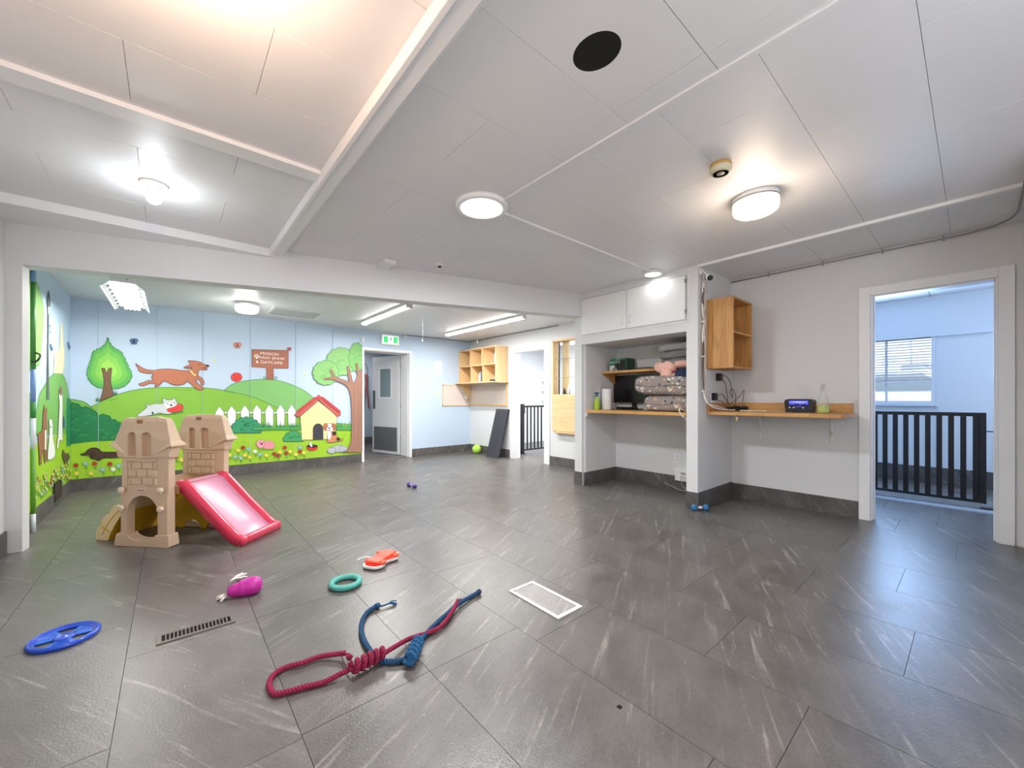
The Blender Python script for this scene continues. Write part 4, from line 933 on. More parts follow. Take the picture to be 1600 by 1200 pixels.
bm = N_(); blob(bm, (0, -.035, -.03), (.028, .028, .035), e=.8); obj('body', bm, PLASW, t)
cub = thing('cubby_shelf', 'six-hole light wood cubby shelf on the back corner wall', 'shelf', (4.70, 5.95, 1.465))
Lc, Dc, Hc = 1.27, .29, .70; th = .018
bx('top', (0, 0, Hc-th, Dc, Lc, Hc), MAPLEY, cub, .001); bx('bottom', (-.10, -.03, -.008, Dc, Lc, .012), MAPLEY, cub, .001)
bx('side', (0, 0, .012, Dc, th, Hc-th), MAPLE, cub); bx('side', (0, Lc-th, .012, Dc, Lc, Hc-th), MAPLE, cub)
bx('shelf', (0, th, .345, Dc, Lc-th, .345+th), MAPLEY, cub)
for y in (.42, .83):
    bx('divider', (0.002, y, .012, Dc, y+.014, .345), MAPLE, cub); bx('divider', (0.002, y+.03, .363, Dc, y+.044, Hc-th), MAPLE, cub)
for (y, z) in ((.05, .03), (.47, .03), (.90, .03), (.05, .39), (.47, .39), (.90, .39)): bx('back_panel', (Dc-.004, y, z, Dc, y+.14, z+.28), mat('back_pale', (214, 220, 226), .6), cub)
def bottle(nm, lab, cat, x, y, z, r, h, col, cap, grp=None):
    t = thing(nm, lab, cat, (x, y, z), group=grp); bm = N_(); lathe(bm, [(r*.9, 0), (r, .005), (r, h*.62), (r*.8, h*.72), (r*.4, h*.78), (r*.4, h*.85)], n=16); obj('body', bm, mat('b_%s' % nm+str(col), col, .35), t)
    bm = N_(); lathe(bm, [(r*.45, h*.84), (r*.5, h*.86), (r*.45, h), (.001, h)], n=12); obj('cap', bm, mat('c_%s' % nm+str(cap), cap, .4), t); return t
bottle('bottle', 'white bottle in the lower middle cubby hole', 'bottle', 4.78, 6.57, 1.477, .028, .20, (240, 240, 238), (240, 240, 238))
bottle('bottle', 'dark grey bottle in the lower middle cubby hole', 'bottle', 4.76, 6.47, 1.477, .030, .26, (90, 94, 104), (40, 40, 46))
for i, y in enumerate((6.08, 6.14, 6.20)):
    t = thing('small_jar', ('right', 'middle', 'left')[i]+' one of three tiny dark jars in the lower right cubby hole', 'jar', (4.77, y, 1.477), group='dark jars in the cubby shelf'); bm = N_(); lathe(bm, [(.020, 0), (.020, .045), (.016, .05)], n=12); obj('body', bm, mat('jar_dark', (60, 48, 44), .4), t); bm = N_(); lathe(bm, [(.021, .048), (.021, .06), (.001, .06)], n=12); obj('lid', bm, mat('jar_lid', (190, 186, 180), .4), t)
t = thing('tennis_ball', 'big yellow-green ball on the floor by the back corner', 'ball', (4.86, 6.80, .092))
bm = N_(); bmesh.ops.create_uvsphere(bm, u_segments=28, v_segments=18, radius=.092)
for f in bm.faces: f.smooth = True
obj('ball', bm, mat('ball_green', (176, 226, 84), .9, noise=.08, nscale=60, bump=.3), t)
bm = N_(); tube(bm, [(.0925*math.cos(a)*math.cos(.45*math.sin(2*a)), .0925*math.sin(a)*math.cos(.45*math.sin(2*a)), .0925*math.sin(.45*math.sin(2*a))) for a in [2*pi*i/40 for i in range(41)]], .0025, 5); obj('seam', bm, mat('ball_seam', (206, 232, 150), .8), t)
# leaning dark mat
top = Vector((XR-.02, 6.20, .935)); bot = Vector((4.80, 6.20, .0))
dd = (top-bot).normalized(); sh = .16
t = thing('ramp_mat', 'long dark textured pet ramp leaning against the wall', 'ramp', (4.81, 6.17, .0))
Mr = Matrix(((0, dd.x, -dd.z, 0), (1, -.10, 0, 0), (0, dd.z, dd.x, 0), (0, 0, 0, 1)))
RMP = mat('ramp_dark', (78, 80, 88), .8, noise=.15, nscale=80, bump=.6)
Lr = (top-bot).length
bm = N_(); box(bm, -.18, 0, 0, .18, Lr, .03, M=Mr); o = obj('board', bm, RMP, t, .004)
bm = N_()
for k in range(44):
    y = .03+k*(Lr-.06)/44; box(bm, -.155, y, .03, .155, y+.010, .034, M=Mr)
obj('grip_ridges', bm, mat('ramp_ridge', (58, 60, 66), .8), t)
bm = N_(); box(bm, -.185, -.0, -.004, -.172, Lr, .036, M=Mr); box(bm, .172, 0, -.004, .185, Lr, .036, M=Mr); box(bm, -.185, Lr-.012, -.004, .185, Lr, .036, M=Mr); obj('rim', bm, mat('ramp_rim', (56, 58, 64), .6), t)

# gates: bars one by one
def gate(nm, lab, axis, p, a0, a1, z0, z1, n, wbar, posts, loc_name=None):
    t = thing(nm, lab, 'gate', ((p, a0, 0) if axis == 'y' else (a0, p, 0)))
    L = a1-a0
    def bb(name, u0, u1, zz0, zz1, th=.012):
        d = (-th, u0, zz0, th, u1, zz1) if axis == 'y' else (u0, -th, zz0, u1, th, zz1)
        return bx(name, d, BLACK, t, .002)
    bb('top_rail', 0, L, z1-.04, z1, .016); bb('bottom_rail', 0, L, z0, z0+.03, .016)
    for k in range(n):
        u = wbar+(L-3*wbar)*k/(n-1); bb('bar', u, u+wbar, z0+.03, z1-.04)
    for u, w_, za, zb in posts: bb('post', u, u+w_, za, zb, .022)
    return t
g1 = gate('safety_gate', 'black barred safety gate across the corridor beyond the right doorway', 'y', 6.47, -.065, .86, .05, 1.0, 10, .044, ((-.006, .050, .05, 1.0),))
gp = thing('gate_post', 'black gate post with a foot plate at the right end of the corridor gate', 'post', (6.47, -.148, 0)); bx('post', (-.025, -.025, 0, .025, .025, 1.04), BLACK, gp, .002); bx('cap', (-.03, -.03, 1.04, .03, .03, 1.052), BLACK, gp, .002); bx('foot_plate', (-.05, -.03, .001, .05, .12, .008), BLACK, gp); bx('latch', (-.012, .02, .80, .012, .09, .81), BLACK, gp)
bx_ = bx('floor_threshold', (6.16, -.55, 0, 6.30, 1.1, .012), mat('threshold_pale', (176, 184, 196), .35)); tag(bx_, 'pale strip across the corridor floor in front of the gate', 'threshold')
g2 = gate('safety_gate', 'black barred gate standing open beyond the back right doorway', 'x', 6.20, 5.60, 6.42, .05, 1.0, 8, .028, ((-.012, .035, .05, 1.0),))
gp = thing('gate_post', 'black gate post standing inside the back right doorway', 'post', (5.53, 6.13, 0)); bx('post', (-.038, -.038, 0, .038, .038, 1.02), BLACK, gp, .003); bx('foot_plate', (-.07, -.07, .001, .07, .07, .01), BLACK, gp, .002); bx('cap', (-.042, -.042, 1.02, .042, .042, 1.035), BLACK, gp); bx('latch_box', (.03, -.02, .84, .075, .02, .98), BLACK, gp, .003)
gs = thing('side_gate', 'narrow barred black gate piece left of the inner gate post', 'gate', (5.25, 6.29, 0))
for x in (.08, .16): bx('bar', (x, -.01, .08, x+.02, .01, .96), BLACK, gs)
bx('foot', (.02, -.014, 0, .04, .014, .05), BLACK, gs); bx('foot', (.23, -.014, 0, .25, .014, .05), BLACK, gs)
bx('top_rail', (.02, -.014, .96, .25, .014, 1.0), BLACK, gs); bx('bottom_rail', (.02, -.014, .05, .25, .014, .08), BLACK, gs)
for i in range(3):
    t = thing('paper_tray', ('lowest', 'middle', 'topmost')[i]+' of the white wall trays beyond the back right doorway', 'tray', (7.55, 7.61, 1.08+.26*i), group='white wall trays')
    bx('back', (0, -.01, 0, .2, 0, .2), PLASW, t); bx('tray', (0, -.12, 0, .2, -.01, .02), PLASW, t); bx('lip', (0, -.13, 0, .2, -.12, .06), PLASW, t)
# pass-through window with wooden frame and fold-down panel
wn = bpy.data.objects.new('window_1', None); COL.objects.link(wn); wn.location = (XR, 4.25, 1.218); st(wn)
for d in ((-.02, .47, 0, .13, .505, .92), (-.02, -.5, .90, .13, .505, .93), (-.02, -.5, -.02, .13, .505, .0)): bx('frame', d, MAPLE, wn, .002)
bx('mullion', (.03, .38, 0, .05, .395, .90), BLACK, wn); bx('inner_post', (.10, .22, 0, .13, .36, .90), MAPLE, wn)
for z in (.28, .60): bm = N_(); tube(bm, [(.02, .47, z), (.02, -.5, z)], .004, 6); obj('shelf_rod', bm, METAL, wn)
bx('pane', (.06, -.5, .0, .064, .47, .90), GLASS, wn)
fp = thing('fold_down_panel', 'pale wooden panel below the serving window', 'panel', (XR, 4.25, .6))
bx('panel', (-.03, -.52, 0, 0, .49, .605), wood('maple_big', (232, 200, 156), (222, 186, 138), 'y', .6), fp, .002); bx('ledge', (-.075, -.5, -.03, 0, .40, -.005), MAPLEY, fp, .002)
bottle('bottle', 'small dark bottle on the serving window ledge', 'bottle', 5.04, 4.52, 1.219, .022, .11, (40, 40, 44), (20, 20, 22)); bottle('bottle', 'clear bottle on the serving window ledge', 'bottle', 5.045, 4.42, 1.219, .026, .17, (220, 226, 230), (230, 230, 230))

# ================================================================ ALCOVE
cab = thing('overhead_cupboard', 'white two-door cupboard built in above the alcove', 'cupboard', (4.13, 2.7, 1.97))
bx('carcass', (.0, -.705, -.010, .035, .69, .480), WHITE, cab)
for (a, b, nm_y) in ((.006, .688, .057), (-.705, .0, -.045)):
    d = bx('door', (-.019, a, .012, -.001, b, .476), mat('door_white2', (232, 232, 232), .4), cab, .003)
    bm = N_(); tube(bm, [(-.019, nm_y, .068), (-.042, nm_y, .075), (-.046, nm_y, .11), (-.042, nm_y, .145), (-.019, nm_y, .152)], .005, 8); obj('handle', bm, PLASW, d)
for z in (.10, .42): bx('hinge', (-.024, -.716, z-.02, -.004, -.700, z+.02), METAL, cab)
for d in ((-.008, -.74, -.018, 0, .70, -.010), (-.008, -.745, -.018, 0, -.737, .48)): bx('edging', d, TRIMW, cab)
ct = thing('worktop', 'light oak worktop across the alcove', 'worktop', (4.13, 2.0, .965))
bm = N_(); prism(bm, [(-.02, -.008), (.708, -.008), (.708, 1.358), (.03, 1.358), (-.02, 1.30)], [], 0, .034, lambda a, b, d: (a, b, d)); obj('board', bm, OAKY, ct, .003)
bx('bracket', (.03, 1.335, -.05, .06, 1.358, -.001), PLASW, ct); bx('bracket', (.03, -.008, -.05, .06, .02, -.001), PLASW, ct)
us = thing('shelf_board', 'oak shelf fixed high in the alcove', 'shelf', (4.50, 2.0, 1.49))
bm = N_(); prism(bm, [(0, -.008), (.345, -.008), (.345, 1.358), (.0, 1.358)], [], 0, .03, lambda a, b, d: (a, b, d)); obj('board', bm, OAKY, us, .002)
bm = N_(); prism(bm, [(.02, -.002), (.34, -.002), (.34, -.17)], [], 1.33, 1.352, lambda a, b, d: (a, d, b)); obj('bracket', bm, OAK, us)
mo = thing('monitor', 'black flat monitor standing on the alcove worktop', 'monitor', (4.80, 3.04, .999))
bx('screen', (-.02, -.42, .10, .02, .315, .47), mat('screen_black', (12, 12, 14), .25), mo, .006); bx('bezel', (-.024, -.42, .095, -.018, .315, .112), BLACK, mo)
bx('neck', (.0, -.03, .012, .02, .03, .14), BLACK, mo); bm = N_(); prism(bm, sp2([(-.11, -.13), (-.13, 0), (-.11, .13), (.035, .12), (.035, -.12)][::1], 5)+[(-.11, -.13)], [], 0, .014, lambda a, b, d: (a, b, d)); obj('stand', bm, BLACK, mo, .002)
bm = N_(); rr = random.Random(4)
P_ = [(4.64+rr.uniform(-.03, .05), 3.04+.16*math.cos(i*1.7), 1.008+.012*(i % 3)) for i in range(12)]; tube(bm, spline(P_, 8), .006, 6); tag(obj('cable_coil', bm, BLACK), 'coiled black cable on the foot of the monitor', 'cable')
pt = thing('paper_towel', 'white paper towel roll on the alcove worktop', 'paper towel', (4.50, 3.27, .999)); bm = N_(); lathe(bm, [(.062, 0), (.064, .004), (.064, .276), (.060, .28), (.022, .28), (.022, .24), (.001, .24)], n=30); obj('roll', bm, mat('tissue', (240, 240, 240), .9, bump=.2, nscale=60), pt); bm = N_(); lathe(bm, [(.022, .235), (.022, .281), (.019, .281), (.019, .235)], n=18); obj('core', bm, mat('card', (180, 150, 120), .8), pt)
def spray(nm, lab, x, y, z, k, liq, body, head, fill=.55):
    t = thing(nm, lab, 'spray bottle', (x, y, z))
    bm = N_(); lathe(bm, [(.036*k, 0), (.040*k, .008*k), (.040*k, .08*k*fill*1.6)], n=20); obj('liquid', bm, liq, t)
    bm = N_(); lathe(bm, [(.0405*k, .001), (.0415*k, .01*k), (.0415*k, .10*k), (.030*k, .14*k), (.016*k, .17*k), (.014*k, .19*k)], n=20); obj('bottle_body', bm, body, t)
    bm = N_(); lathe(bm, [(.017*k, .185*k), (.018*k, .215*k), (.012*k, .22*k)], n=14); box(bm, -.045*k, -.010*k, .22*k, .035*k, .010*k, .245*k); box(bm, -.055*k, -.006*k, .228*k, -.045*k, .006*k, .240*k); tube(bm, [(-.02*k, 0, .222*k), (-.035*k, 0, .20*k), (-.032*k, 0, .175*k)], .004*k, 6); obj('trigger_head', bm, head, t, .001)
CLR = mat('clear_plastic', (225, 238, 240), .1, trans=.6, alpha=.35)
spray('spray_bottle', 'bright green spray bottle beside the paper towel roll', 4.30, 3.28, .999, .95, mat('lime', (176, 214, 40), .4), mat('lime_clear', (180, 214, 60), .2, alpha=.75), mat('blue_grey', (70, 110, 140), .4))
# box with printed front on the high shelf
bxs = thing('carton', 'green and black carton of garbage bags on the high shelf', 'box', (4.56, 3.13, 1.521))
bx('carton_body', (0, -.13, 0, .20, .13, .165), mat('carton_dark', (30, 62, 48), .6), bxs, .001)
cG = mat('carton_green', (36, 112, 80), .6); cW = mat('carton_white', (214, 218, 218), .6); cK = mat('carton_black', (18, 20, 22), .5)
def face(name, P_, m, d=.001):
    bm = N_(); prism(bm, P_, [], 0, -d, lambda a, b, dd_: (dd_, a, b)); return obj(name, bm, m, bxs)
face('printed_front', [(-.13, 0), (.13, 0), (.13, .165), (-.13, .165)], cG, .0008); face('printed_band', [(.01, .0), (.13, 0), (.13, .075), (.05, .075)], cW, .0012); face('printed_bag', [(-.12, .01), (.0, .01), (.05, .05), (.05, .10), (.0, .135), (-.12, .15)], cK, .0016); face('printed_bag', [(.02, .0), (.105, .0), (.07, .05), (.04, .055)], mat('bag_grey', (120, 124, 130), .5), .002)
for s_, y, z, sz in (('SACS À D', .055, .115, .042), ('VALUE', .0, .15, .018)): text_obj('lettering', s_, sz, cW, Matrix.Translation((-.003, y, z)) @ FACE_MX, bxs, .0004)
for i, (y, l, h) in enumerate(((2.86, .10, .018), (2.76, .16, .03), (2.66, .12, .02))):
    t = thing('dog_collar', ('black strap lying on the high shelf next to the carton', 'metal tray with a brown rim on the high shelf', 'small brown brush on the high shelf beside the towels')[i], ('strap', 'tray', 'brush')[i], (4.60, y, 1.521)); t.name = ('strap', 'metal_tray', 'brush')[i]
    if i == 1:
        bm = N_(); lathe(bm, [(.075, 0), (.085, .02), (.088, .022), (.083, .026), (.07, .005), (.001, .005)], n=24); obj('dish', bm, METAL, t)
    else:
        bm = N_(); tube(bm, spline([(0, -l/2, h/2), (.03, -l/4, h/2), (-.02, l/4, h/2), (.02, l/2, h/2)], 6), h/2, 8); obj('body', bm, BLACK if i == 0 else mat('brown_dark', (80, 56, 40), .6), t)
# cloths
def cloth_pile(nm, lab, cat, c, s, m, seed, M=None, e=.55, amp=.03, layers=1, parts='fold'):
    t = thing(nm, lab, cat, c); h = s[2]*2/layers
    for k in range(layers):
        bm = N_(); rr = random.Random(seed+k); blob(bm, (rr.uniform(-.01, .01), rr.uniform(-.015, .015), h*(k+.5)), (s[0]*rr.uniform(.93, 1), s[1]*rr.uniform(.92, 1), h*.56), None, e, seed+k, amp, 44, 16)
        obj(parts, bm, m if not isinstance(m, list) else m[k % len(m)], t)
    return t
GRT = mat('towel_grey', (150, 148, 148), .95, noise=.12, nscale=50, bump=.8); GRT2 = mat('towel_grey_rib', (128, 126, 127), .95, noise=.2, nscale=90, bump=1)
cloth_pile('folded_towel', 'folded grey towels piled on the high shelf', 'towels', (4.56, 2.24, 1.523), (.17, .25, .135), [GRT2, GRT2, GRT], 31, layers=3, amp=.06)
PNK = mat('cloth_pink', (236, 184, 172), .95, noise=.06, nscale=20, bump=.5)
t = thing('blanket', 'peach pink blanket hanging off the high shelf', 'blanket', (4.40, 2.26, 1.41))
for k, (c, s) in enumerate((((.03, .12, .11), (.06, .13, .07)), ((.06, -.09, .135), (.09, .12, .045)), ((-.01, .09, .03), (.035, .07, .07)), ((-.02, .02, -.055), (.07, .15, .06)), ((.02, -.06, -.02), (.06, .12, .055)))):
    bm = N_(); blob(bm, c, s, None, .75, 40+k, .07, 36, 16); obj('fold', bm, PNK, t)
t = thing('blanket', 'navy blue blanket hanging beside the alcove pillar', 'blanket', (4.27, 2.105, 1.345))
bm = N_(); blob(bm, (.06, .02, .0), (.09, .10, .13), Matrix.Rotation(.25, 4, 'X'), .7, 51, .05, 36, 18); obj('drape', bm, mat('cloth_navy', (34, 48, 78), .95, bump=.5, nscale=25), t)
def printed(name):
    m = bpy.data.materials.new(name); m.use_nodes = True; n = m.node_tree.nodes; l = m.node_tree.links; p = n['Principled BSDF']; p.inputs['Roughness'].default_value = .95
    tc = n.new('ShaderNodeTexCoord'); cur = None; base = lin((146, 136, 132))
    for k, (s_, thr, col, off) in enumerate(((22, .24, (226, 222, 216), 0), (17, .15, (40, 36, 38), 5), (19, .17, (214, 170, 130), 11), (60, .14, (90, 80, 78), 3))):
        mp = n.new('ShaderNodeMapping'); mp.inputs['Location'].default_value = (off, off*.7, off*.3); mp.inputs['Scale'].default_value = (1, .62, 1.1); l.new(tc.outputs['Object'], mp.inputs[0])
        nz = n.new('ShaderNodeTexNoise'); nz.inputs['Scale'].default_value = s_*2.2; l.new(mp.outputs[0], nz.inputs[0]); ad = n.new('ShaderNodeVectorMath'); ad.operation = 'MULTIPLY_ADD'; ad.inputs[1].default_value = (.05,)*3; l.new(nz.outputs['Color'], ad.inputs[0]); l.new(mp.outputs[0], ad.inputs[2])
        v = n.new('ShaderNodeTexVoronoi'); v.inputs['Scale'].default_value = s_; l.new(ad.outputs[0], v.inputs['Vector']); lt = n.new('ShaderNodeMath'); lt.operation = 'LESS_THAN'; lt.inputs[1].default_value = thr*1.15; l.new(v.outputs['Distance'], lt.inputs[0])
        mx = n.new('ShaderNodeMix'); mx.data_type = 'RGBA'; l.new(lt.outputs[0], mx.inputs[0]); mx.inputs[7].default_value = lin(col)
        if cur: l.new(cur.outputs[2], mx.inputs[6])
        else: mx.inputs[6].default_value = base
        cur = mx
    l.new(cur.outputs[2], p.inputs['Base Color']); nz = n.new('ShaderNodeTexNoise'); nz.inputs['Scale'].default_value = 18; l.new(tc.outputs['Object'], nz.inputs[0]); b = n.new('ShaderNodeBump'); b.inputs['Strength'].default_value = .6; b.inputs['Distance'].default_value = .02; l.new(nz.outputs[0], b.inputs['Height']); l.new(b.outputs[0], p.inputs['Normal']); return m
PRT = printed('dog_print_fabric')
for i, (lab, y, z, hy, hz, x, rot) in enumerate((('lower rolled dog-print pet bed on the worktop', 2.27, .999, .33, .093, 4.40, 0), ('upper rolled dog-print pet bed lying on the other one', 2.33, 1.188, .375, .112, 4.37, .04))):
    t = thing('pet_bed', lab, 'pet bed', (x, y, z), rx=rot)
    bm = N_(); blob(bm, (0, 0, hz), (.17, hy, hz), None, .5, 60+i, .022, 60, 24); obj('cushion', bm, PRT, t)
    bm = N_(); tube(bm, spline([(-.165, -hy*.9, hz*.9), (-.172, -hy*.4, hz*1.05), (-.172, hy*.2, hz*.85), (-.165, hy*.85, hz*1.0)], 8), .004, 6); obj('piping', bm, mat('piping_grey', (110, 102, 100), .9), t)
# outlet and power box
t = thing('wall_outlet', 'white double socket on the alcove back wall', 'outlet', (4.85, 2.455, .40)); bx('plate', (-.005, -.036, -.058, 0, .036, .058), TRIMW, t, .002)
for z in (-.028, .022): bx('socket', (-.007, -.016, z-.012, -.004, .016, z+.018), mat('socket_grey', (205, 205, 203), .5), t, .002)
t = thing('power_box', 'white power box with a hanging cord at the foot of the alcove', 'power box', (4.85, 2.32, .20)); bx('housing', (-.05, -.10, -.075, 0, .14, .085), PLASW, t, .006)
bm = N_(); tube(bm, spline([(-.055, .02, .01), (-.08, .05, .03), (-.09, .0, .04), (-.08, -.05, .01), (-.08, 0, -.03), (-.09, .05, -.01), (-.09, .02, -.12), (-.10, -.04, -.16), (-.10, .05, -.175), (-.10, .16, -.14), (-.08, .26, -.12)], 8), .004, 6); obj('cord', bm, mat('cord_grey', (170, 168, 165), .5), t)
bm = N_(); tube(bm, spline([(4.2, 2.02, 1.01), (4.10, 2.05, 1.04), (4.085, 2.03, .99), (4.09, 1.995, .95)], 8), .005, 6); tag(obj('white_cord', bm, PLASW), 'white cord looped over the alcove worktop edge', 'cord')

# ================================================================ NICHE RIGHT OF THE PILLAR
nc = thing('wall_cabinet', 'open-sided oak cabinet on the wall right of the pillar', 'cabinet', (4.337, 1.605, 1.465))
W_, D_, H__ = .52, .263, .73
OAKC = wood('oak_cab', (206, 156, 94), (184, 132, 74), 'z', .7)
bx('side', (0, 0, 0, .018, D_, H__), OAKC, nc, .001); bx('side', (W_-.018, 0, 0, W_, D_, H__), OAKC, nc, .001)
bx('top', (.018, 0, H__-.018, W_-.018, D_, H__), OAKC, nc); bx('bottom', (.018, 0, 0, W_-.018, D_, .018), OAKC, nc); bx('back_panel', (.018, D_-.01, .018, W_-.018, D_, H__-.018), OAKC, nc); bx('shelf', (.018, .004, .36, W_-.018, D_-.01, .378), OAK, nc)
w2 = thing('worktop', 'light oak worktop with a backsplash right of the pillar', 'worktop', (4.34, .75, .978))
bx('board', (0, .22, 0, .648, 1.118, .034), OAKY, w2, .002)
bm = N_(); prism(bm, [(0, .218), (.648, .218), (.648, .02), (.56, -.02), (.02, -.02), (0, .0)], [], .0, .034, lambda a, b, d: (a, b, d)); o = obj('end_board', bm, wood('oak_dark', (190, 140, 84), (170, 122, 70), 'y'), w2, .002)
bx('backsplash', (.63, .02, .034, .648, 1.118, .125), OAKY, w2, .001); bx('side_splash', (0.0, 1.10, .034, .63, 1.118, .125), OAKY, w2, .001)
for y in (.17, .80): bm = N_(); box(bm, .40, y, -.008, .648, y+.02, 0); box(bm, .640, y, -.27, .648, y+.02, -.008); tube(bm, [(.46, y+.01, -.008), (.643, y+.01, -.19)], .004, 6); obj('bracket', bm, PLASW, w2)
ck = thing('smart_display', 'small black desk display with a blue lit screen on the worktop', 'display', (4.70, 1.13, 1.012))
Mk = Matrix.Rotation(math.radians(-6), 4, 'Z')
bm = N_(); prism(bm, sp2([(-.11, 0), (-.118, .06), (-.112, .125), (0, .132), (.112, .125), (.118, .06), (.11, 0)], 5), [], -.03, .05, lambda a, b, d: Mk @ Vector((d, a, b))); obj('housing', bm, BLACK, ck, .004)
SCR = mat('screen_blue', (70, 80, 235), .3, emit=1.3)
def fp_(name, P_, m, d): bm = N_(); prism(bm, P_, [], -.031, -.031-d, lambda a, b, dd_: Mk @ Vector((dd_, a, b))); return obj(name, bm, m, ck)
fp_('screen', [(-.085, .035), (.085, .035), (.085, .12), (-.085, .12)], mat('screen_navy', (14, 20, 60), .2, emit=.4), .0006)
fp_('picture', [(-.08, .078), (-.05, .086), (-.02, .079), (.01, .088), (.05, .080), (.08, .085), (.08, .116), (-.08, .116)], SCR, .0012)
fp_('picture', [(-.06, .098), (-.01, .094), (.05, .100), (.07, .106), (.0, .110), (-.07, .106)], mat('screen_lilac', (150, 150, 255), .3, emit=1), .0016)
fp_('picture', [(-.03, .052), (.03, .052), (.03, .062), (-.03, .062)], mat('screen_dim', (50, 54, 130), .3, emit=.8), .0012)
for y in (-.04, .04, .075): fp_('icon', [(y-.005, .043), (y+.005, .043), (y+.005, .052), (y-.005, .052)], mat('icon', (220, 200, 120), .3, emit=1), .0014)
spray('spray_bottle', 'clear spray bottle with yellow-green liquid beside the desk display', 4.62, .93, 1.012, 1.12, mat('yellowgreen', (186, 196, 60), .3), CLR, mat('clear_head', (222, 214, 212), .2, alpha=.75), .5)
# adapters, outlet and cables
def adapter(lab, x, z): t = thing('power_adapter', lab, 'power adapter', (x, 1.87, z)); bx('block', (-.03, -.05, -.04, .03, 0, .04), BLACK, t, .004); return t
ad1 = adapter('upper black power adapter under the oak cabinet', 4.60, 1.385)
ad2 = adapter('lower black power adapter plugged in above the worktop', 4.475, 1.17)
t = thing('wall_outlet', 'white socket plate behind the lower power adapter', 'outlet', (4.475, 1.87, 1.14)); bx('plate', (-.04, -.006, -.06, .04, 0, .065), TRIMW, t, .002); bx('socket', (-.016, -.009, -.04, .016, -.005, -.005), PLASW, t)
bm = N_()
for k, P_ in enumerate((
    [(4.63, 1.82, 1.40), (4.70, 1.82, 1.40), (4.76, 1.80, 1.35), (4.78, 1.78, 1.22), (4.74, 1.76, 1.16), (4.72, 1.78, 1.22), (4.78, 1.78, 1.26), (4.84, 1.77, 1.20), (4.80, 1.75, 1.12), (4.72, 1.74, 1.06), (4.66, 1.70, 1.03)],
    [(4.62, 1.82, 1.36), (4.68, 1.81, 1.30), (4.70, 1.80, 1.15), (4.66, 1.78, 1.05)],
    [(4.49, 1.81, 1.18), (4.55, 1.80, 1.20), (4.63, 1.79, 1.14), (4.70, 1.77, 1.07)],
    [(4.49, 1.82, 1.12), (4.54, 1.80, 1.12), (4.60, 1.78, 1.06), (4.60, 1.74, 1.03)],
    [(4.70, 1.76, 1.10), (4.78, 1.70, 1.18), (4.84, 1.68, 1.24), (4.80, 1.68, 1.12), (4.72, 1.66, 1.03)])):
    tube(bm, spline(P_, 8), .0045, 6)
tag(obj('cable_bundle', bm, mat('cable_brownish', (112, 100, 92), .5)), 'tangled cables rising from the worktop to the power adapters', 'cables')
bm = N_(); rr = random.Random(8)
P_ = [(4.60+rr.uniform(-.10, .12), 1.66+rr.uniform(-.09, .12), 1.02+rr.uniform(0, .05)) for i in range(26)]; tube(bm, spline(P_, 6), .006, 6); P_ = [(4.56+rr.uniform(-.08, .1), 1.64+rr.uniform(-.08, .1), 1.02+rr.uniform(0, .04)) for i in range(14)]; tube(bm, spline(P_, 6), .006, 6); tag(obj('cable_tangle', bm, BLACK), 'black knot of cables lying on the worktop beside the pillar', 'cables')
bm = N_(); tube(bm, spline([(4.5, 1.60, 1.022), (4.45, 1.50, 1.024), (4.52, 1.42, 1.022), (4.5, 1.36, 1.022)], 6), .009, 8); tube(bm, spline([(4.48, 1.42, 1.02), (4.6, 1.38, 1.02), (4.7, 1.3, 1.02), (4.8, 1.2, 1.02)], 6), .004, 6); tag(obj('plug_cord', bm, mat('cord_cream', (206, 196, 176), .5)), 'pale plug and cord lying along the worktop towards the display', 'cord')
bm = N_(); tube(bm, [(4.36, 1.575, 1.018), (4.335, 1.572, 1.012), (4.33, 1.57, .98)], .003, 6, 0); lathe(bm, [(.006, .965), (.009, .955), (.009, .925), (.004, .92)], (4.33, 1.57, 0), 10); tag(obj('hanging_plug', bm, mat('brassy', (214, 190, 120), .4)), 'small yellowish plug hanging over the worktop edge', 'plug')
# cables down the pillar corner
pc = thing('pillar_cables', 'white and grey cables running down the pillar beside the camera', 'cables', (4.20, 1.855, 1.0))
for k in range(3):
    rr = random.Random(70+k); P_ = [(.0+rr.uniform(-.022, .022), -.008-.007*k, 1.42-.12*i) for i in range(10)]+[(.0, -.02, .18+.02*k), (.02, -.05, .10), (.10, -.10, .05+.01*k), (.24, -.16, .03), (.36, -.2, .03)]
    bm = N_(); tube(bm, spline(P_, 6), .0075, 6); obj('cable', bm, (PLASW, mat('cable_dark', (90, 80, 76), .5), mat('cable_beige', (206, 190, 176), .5))[k], pc)
for z in (.02, .38, .74, 1.10): bx('cable_clip', (-.02, -.026, z+.2, .02, 0, z+.212), PLASW, pc)

# ================================================================ LEFT WALL FITTINGS
t = thing('wall_vent', 'dark floor-level vent grille low on the left mural wall', 'vent', (XL+.012, 6.40, .17)); bx('backing', (0, -.16, -.10, .004, .16, .09), DARK, t)
for k in range(9): bx('fin', (.004, -.15+k*.035, -.09, .014, -.142+k*.035, .08), mat('vent_brown', (96, 84, 74), .5, metal=.3), t)
t = thing('painted_pipe', 'vertical pipe painted over with the mural on the left wall', 'pipe', (XL+.035, 5.27, 0))
for a, b, c in ((0, .16, (214, 222, 230)), (.16, .72, (104, 160, 60)), (.72, .98, (220, 226, 230)), (.98, 1.12, (60, 140, 60)), (1.12, 1.40, (120, 150, 200)), (1.40, 2.15, (72, 132, 62)), (2.15, 2.4, (110, 160, 200))):
    bm = N_(); lathe(bm, [(.016, a), (.016, b)], n=14); obj('pipe_section', bm, mat('pipe%d_%d_%d' % c, c, .4), t)
